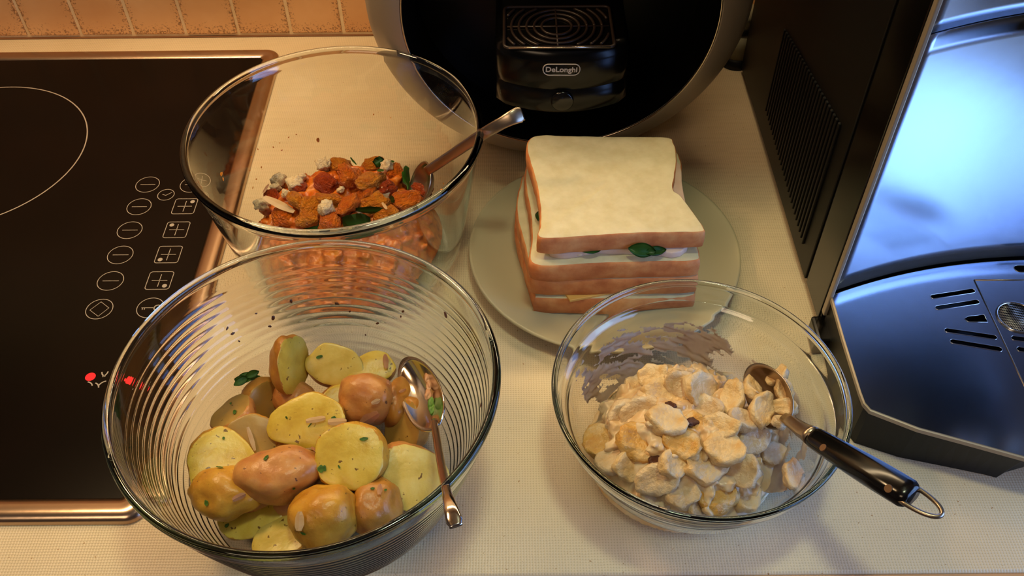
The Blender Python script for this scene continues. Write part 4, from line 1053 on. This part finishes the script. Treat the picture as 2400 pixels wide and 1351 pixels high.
# the maker's badge
h = cast(tb_, 1316, 163)
if h:
    n = h[1] if h[1].y < 0 else -h[1]; p = h[0]+n*.0004
    yd = Vector((0, 0, 1)); xd = yd.cross(n).normalized(); yd = n.cross(xd); rot = Matrix((xd, yd, n)).transposed().to_4x4()
    def loc(x_, y_): 
        xw = p.x+x_; t = (xw-trx0)/(trx1-trx0)
        return Vector((xw, p.y-.0004+.014*((2*t-1)**2-(2*(p.x-trx0)/(trx1-trx0)-1)**2), p.z+y_))
    bw, bh = .0132, .0046
    from_bm('badge_outline', tube([loc(q[0], q[1]) for q in rrect(-bw, bw, -bh, bh, .0042, 6)], .00042, 6, True), M_BADGE, tray)
    cu = bpy.data.curves.new('badge_lettering', 'FONT'); cu.body = 'DéLonghi' if False else 'DeLonghi'; cu.size = .0058; cu.align_x = 'CENTER'; cu.align_y = 'CENTER'; cu.extrude = .0001; cu.offset = .00014; cu.space_character = 1.02
    cu.materials.append(M_BADGE)
    t_ = bpy.data.objects.new('badge_lettering', cu); COL.objects.link(t_); t_.parent = tray
    t_.matrix_local = Matrix.Translation(-world_loc(tray)) @ Matrix.Translation(p) @ rot
    bpy.context.view_layer.update(); me_ = bpy.data.meshes.new_from_object(t_); ml = t_.matrix_local.copy(); bpy.data.objects.remove(t_)
    t_ = link('badge_lettering', me_, None, tray); t_.matrix_local = ml
    t_['label'] = 'pale DeLonghi lettering in an oval outline'
from_bm('brew_head', box(MX-.035, MX+.035, .60, .668, .235, .275, .01, 3), M_BLK, cm)

# ------------------------------------------------------------------ tall bean-to-cup machine
TX0, TX1 = 0.2216, 0.5400; TC = 0.3800
bc = thing('bean_to_cup_machine', ((TX0+TX1)/2, .60, 0), 'tall black coffee machine with a polished steel front, at the right edge', 'coffee machine')
def py(x_): return .4672-.0328*min(1.05, abs(x_-TC)/(TC-TX0))**2.1       # concave steel front
XS = [TX0+(TX1-TX0)*k/40 for k in range(41)]
ZT = .040
# black body behind
front = [(x_, py(x_)+.003) for x_ in XS]
bm = prism(front+[(TX1, .765), (TX0, .765)], .004, .36, .003); body = from_bm('body', bm, M_BLK_M, bc); sharp(body, .5)
# side strip (gloss), seams, vents
side = from_bm('gloss_side_strip', box(TX0-.0010, TX0+.0006, .4400, .4775, .006, .355, .0006), M_BLK, bc, False)
from_bm('side_panel', box(TX0-.0016, TX0+.0002, .4805, .7600, .006, .355, .0007), M_BLK_M, bc, False)
nsl = 26
for k in range(nsl):
    yy = .500+k*.0062
    zb = .0235+(yy-.503)*.055; zt2 = .135-(yy-.51)*.16
    o = from_bm('vent_slat', box(TX0-.0034, TX0-.0014, yy, yy+.0030, zb, zt2, .0005, 1), M_BLK_M, bc, False)
def panel_sheet(zf0, zf1, n=14):
    bm = bmesh.new(); rows = []
    for j in range(n+1):
        rows.append([bm.verts.new((x_, py(x_), zf0(x_)+(zf1(x_)-zf0(x_))*j/n)) for x_ in XS])
    for a, b in zip(rows, rows[1:]):
        for i in range(len(XS)-1): bm.faces.new((a[i], a[i+1], b[i+1], b[i]))
    bmesh.ops.recalc_face_normals(bm, faces=bm.faces[:])
    for f in bm.faces:
        if f.normal.y > 0: f.normal_flip()
    bmesh.ops.solidify(bm, geom=bm.faces[:], thickness=.0020); return bm
sm = lambda x_: .2455
from_bm('steel_front_panel', panel_sheet(lambda x_: ZT+.0022, lambda x_: sm(x_)-.0006), M_CHROME_SATIN, bc)
from_bm('upper_steel_panel', panel_sheet(lambda x_: sm(x_)+.0008, lambda x_: .355), M_CHROME_SATIN, bc)
from_bm('panel_edge_trim', box(TX0-.0022, TX0+.0006, .4310, .4362, .020, .355, .0007), M_SILVER, bc, False)
# drip tray: base and cover
cover = [(TX0-.0006, py(TX0)-.002)]+[(TX0-.0016, .394), (TX0-.0018, .350), (TX0-.0014, .3415), (TX0+.0010, .3362), (.2485, .3221), (.2790, .3109), (.3063, .3006), (.335, .293), (.365, .289), (.40, .289), (.44, .297), (.48, .311), (.515, .325), (.538, .336), (TX1, .345)]+[(x_, py(x_)-.0012) for x_ in XS[::-1]]
def inset(pts, d):
    n = len(pts); out = []
    A = sum(pts[i][0]*pts[(i+1) % n][1]-pts[(i+1) % n][0]*pts[i][1] for i in range(n)); sg = 1 if A > 0 else -1
    for i in range(n):
        a, b = Vector(pts[i-1]), Vector(pts[(i+1) % n]); t = (b-a).normalized(); out.append((pts[i][0]-t.y*d*sg, pts[i][1]+t.x*d*sg))
    return out
top_ = inset(cover, .0010)
def foot_y(x_, y_):
    if y_ > .40: return y_
    m_ = min(x_, 2*TC-x_); return y_+.0085*max(0, min(1, (m_-.222)/.08))+max(0, min(.022, (m_-.3085)*1.1))
dense = []
for i in range(len(top_)):
    a_, b_ = Vector(top_[i]), Vector(top_[(i+1) % len(top_)])
    for k in range(4): dense.append(tuple(a_.lerp(b_, k/4)))
bm = bmesh.new(); A_ = [bm.verts.new((p[0], p[1], ZT-.0060)) for p in dense]; B_ = [bm.verts.new((p[0], foot_y(*p), .0006)) for p in dense]
bm.faces.new(A_); bm.faces.new(B_[::-1])
for i in range(len(A_)): bm.faces.new((A_[i], B_[i], B_[(i+1) % len(A_)], A_[(i+1) % len(A_)]))
bmesh.ops.recalc_face_normals(bm, faces=bm.faces[:])
trayb = from_bm('drip_tray_base', bm, M_BLK_M, bc, False)
bm = bmesh.new(); a_ = inset(cover, -.0006); b_ = inset(cover, .0008); R4 = [[bm.verts.new((p[0], p[1], z)) for p in l] for l, z in ((b_, ZT-.0041), (a_, ZT-.0041), (a_, ZT-.0010), (b_, ZT-.0006))]
for k in range(4):
    for i in range(len(a_)): bm.faces.new((R4[k][i], R4[k][(i+1) % len(a_)], R4[(k+1) % 4][(i+1) % len(a_)], R4[(k+1) % 4][i]))
bmesh.ops.recalc_face_normals(bm, faces=bm.faces[:])
trim = from_bm('drip_tray_rim', bm, M_SILVER, bc, False)
# steel cover with real cut slots: triangulated sheet with holes
from mathutils.geometry import tessellate_polygon
def stadium(p, q, w, n=6):
    p, q = Vector(p), Vector(q); d = (q-p).normalized(); nn = Vector((-d.y, d.x)); a0 = math.atan2(nn.y, nn.x); out = []
    for k in range(n+1): a = a0+math.pi*k/n; out.append((p.x+w*math.cos(a), p.y+w*math.sin(a)))
    for k in range(n+1): a = a0-math.pi+math.pi*k/n; out.append((q.x+w*math.cos(a), q.y+w*math.sin(a)))
    return out
def g2(u, v): p = at(u, v, ZT); return (p.x, p.y)
holes = [stadium(g2(2187, 696), g2(2279, 682), .0019), stadium(g2(2198, 722), g2(2289, 708), .0019),
         stadium(g2(2220, 775), g2(2330, 791), .0019), stadium(g2(2233, 801), g2(2342, 819), .0019),
         [g2(*q) for q in ((2260, 748), (2268, 742), (2306, 738), (2315, 756), (2270, 755))],
         stadium(g2(2376, 793), g2(2440, 802), .0019), stadium(g2(2389, 819), g2(2450, 829), .0019),
         stadium(g2(2388, 630), g2(2450, 632), .0034)]
hc = g2(2385, 745); holes.append([(hc[0]+.0135*math.cos(-2*math.pi*k/28), hc[1]+.0135*math.sin(-2*math.pi*k/28)) for k in range(28)])
outl = inset(cover, .0004)
loops3 = [[Vector((p[0], p[1], 0)) for p in outl]]+[[Vector((p[0], p[1], 0)) for p in h] for h in holes]
tri = tessellate_polygon(loops3); flat = [p for l in loops3 for p in l]
bm = bmesh.new(); vt = [bm.verts.new((p.x, p.y, ZT)) for p in flat]
for t3 in tri:
    try: bm.faces.new([vt[i] for i in t3])
    except ValueError: pass
for f in bm.faces:
    f.normal_update()
    if f.normal.z < 0: f.normal_flip()
ext = bmesh.ops.extrude_face_region(bm, geom=bm.faces[:])
for e in ext['geom']:
    if isinstance(e, bmesh.types.BMVert): e.co.z -= .0012
bmesh.ops.recalc_face_normals(bm, faces=bm.faces[:])
cov = from_bm('drip_tray_cover', bm, M_CHROME, bc, False)
# slot lips catch the light; triangular insert plate outline; round wire mesh
for h in holes[:5]+holes[5:8]:
    from_bm('slot_lip', tube([(p[0], p[1], ZT+.0001) for p in h], .00022, 5, True), M_SPOON, cov)
tri_pts = [g2(2283, 657), g2(2520, 657), g2(2400, 915)]
from_bm('insert_outline', tube([(p[0], p[1], ZT+.0001) for p in (g2(2283, 657), g2(2340, 775), g2(2400, 903), g2(2470, 1040))], .0005, 6), M_SPOON_OLD, cov)
from_bm('insert_outline', tube([(p[0], p[1], ZT+.0001) for p in (g2(2283, 657), g2(2400, 657), g2(2520, 657))], .0005, 6), M_SPOON_OLD, cov)
from_bm('mesh_ring', tube([(p[0], p[1], ZT+.0003) for p in holes[-1]], .0008, 8, True), M_SPOON, cov)
bm = bmesh.new()
for k in range(-9, 10):
    d = k*.00142; hh = math.sqrt(max(0, .0134**2-d*d))
    for sgn in (0, 1):
        ang = math.radians(8 if sgn else 98)
        a = Vector((hc[0]-d*math.sin(ang)-hh*math.cos(ang), hc[1]+d*math.cos(ang)-hh*math.sin(ang), ZT-.0006)); b = Vector((hc[0]-d*math.sin(ang)+hh*math.cos(ang), hc[1]+d*math.cos(ang)+hh*math.sin(ang), ZT-.0006))
        b2 = tube([a, b], .00028, 4); me_ = bpy.data.meshes.new('t'); b2.to_mesh(me_); b2.free(); bm.from_mesh(me_); bpy.data.meshes.remove(me_)
wm = from_bm('wire_mesh', bm, M_MESH, cov); wm['kind'] = 'stuff'
# coffee outlet with its spouts (its lower end mirrors in the tray)
from_bm('coffee_outlet', box(.338, .424, .378, .462, .218, .320, .010, 3), M_BLK, bc)
for x_ in (.352, .368, .394, .410):
    from_bm('spout', lathe([(.002, .184), (.0045, .184), (.006, .219), (.004, .219)], (x_, .408, 0), 20, True), M_SPOON, bc)
# small feet at the front left
from_bm('foot', box(TX0-.0085, TX0+.010, .412, .436, 0, .0150, .002), M_BLK, bc, False)
from_bm('foot', box(TX0+.004, TX0+.03, .70, .73, 0, .004, .001), M_BLK, bc, False)

# ------------------------------------------------------------------ small container between the machines
k0 = at_y(1737, 120, .765)
can = thing('small_canister', (k0.x, .778, 0), 'small pale container with black bands in the gap between the coffee machines', 'canister')
M_PALE = plain('pale_grey_green', rgb(150, 146, 118), 0.45)
from_bm('base', lathe([(0, 0), (.0150, 0), (.0155, .001), (.0150, .010), (0, .010)], (k0.x, .778, 0), 32, False), M_BLK_M, can)
from_bm('body', lathe([(0, .0101), (.0135, .0101), (.0115, .036), (0, .036)], (k0.x, .778, 0), 32, False), M_PALE, can)
from_bm('band', lathe([(0, .0361), (.0118, .0361), (.0118, .0420), (0, .0420)], (k0.x, .778, 0), 32, False), M_BLK_M, can)
from_bm('lid', lathe([(0, .0421), (.0108, .0421), (.0095, .060), (0, .060)], (k0.x, .778, 0), 32, False), M_PALE, can)
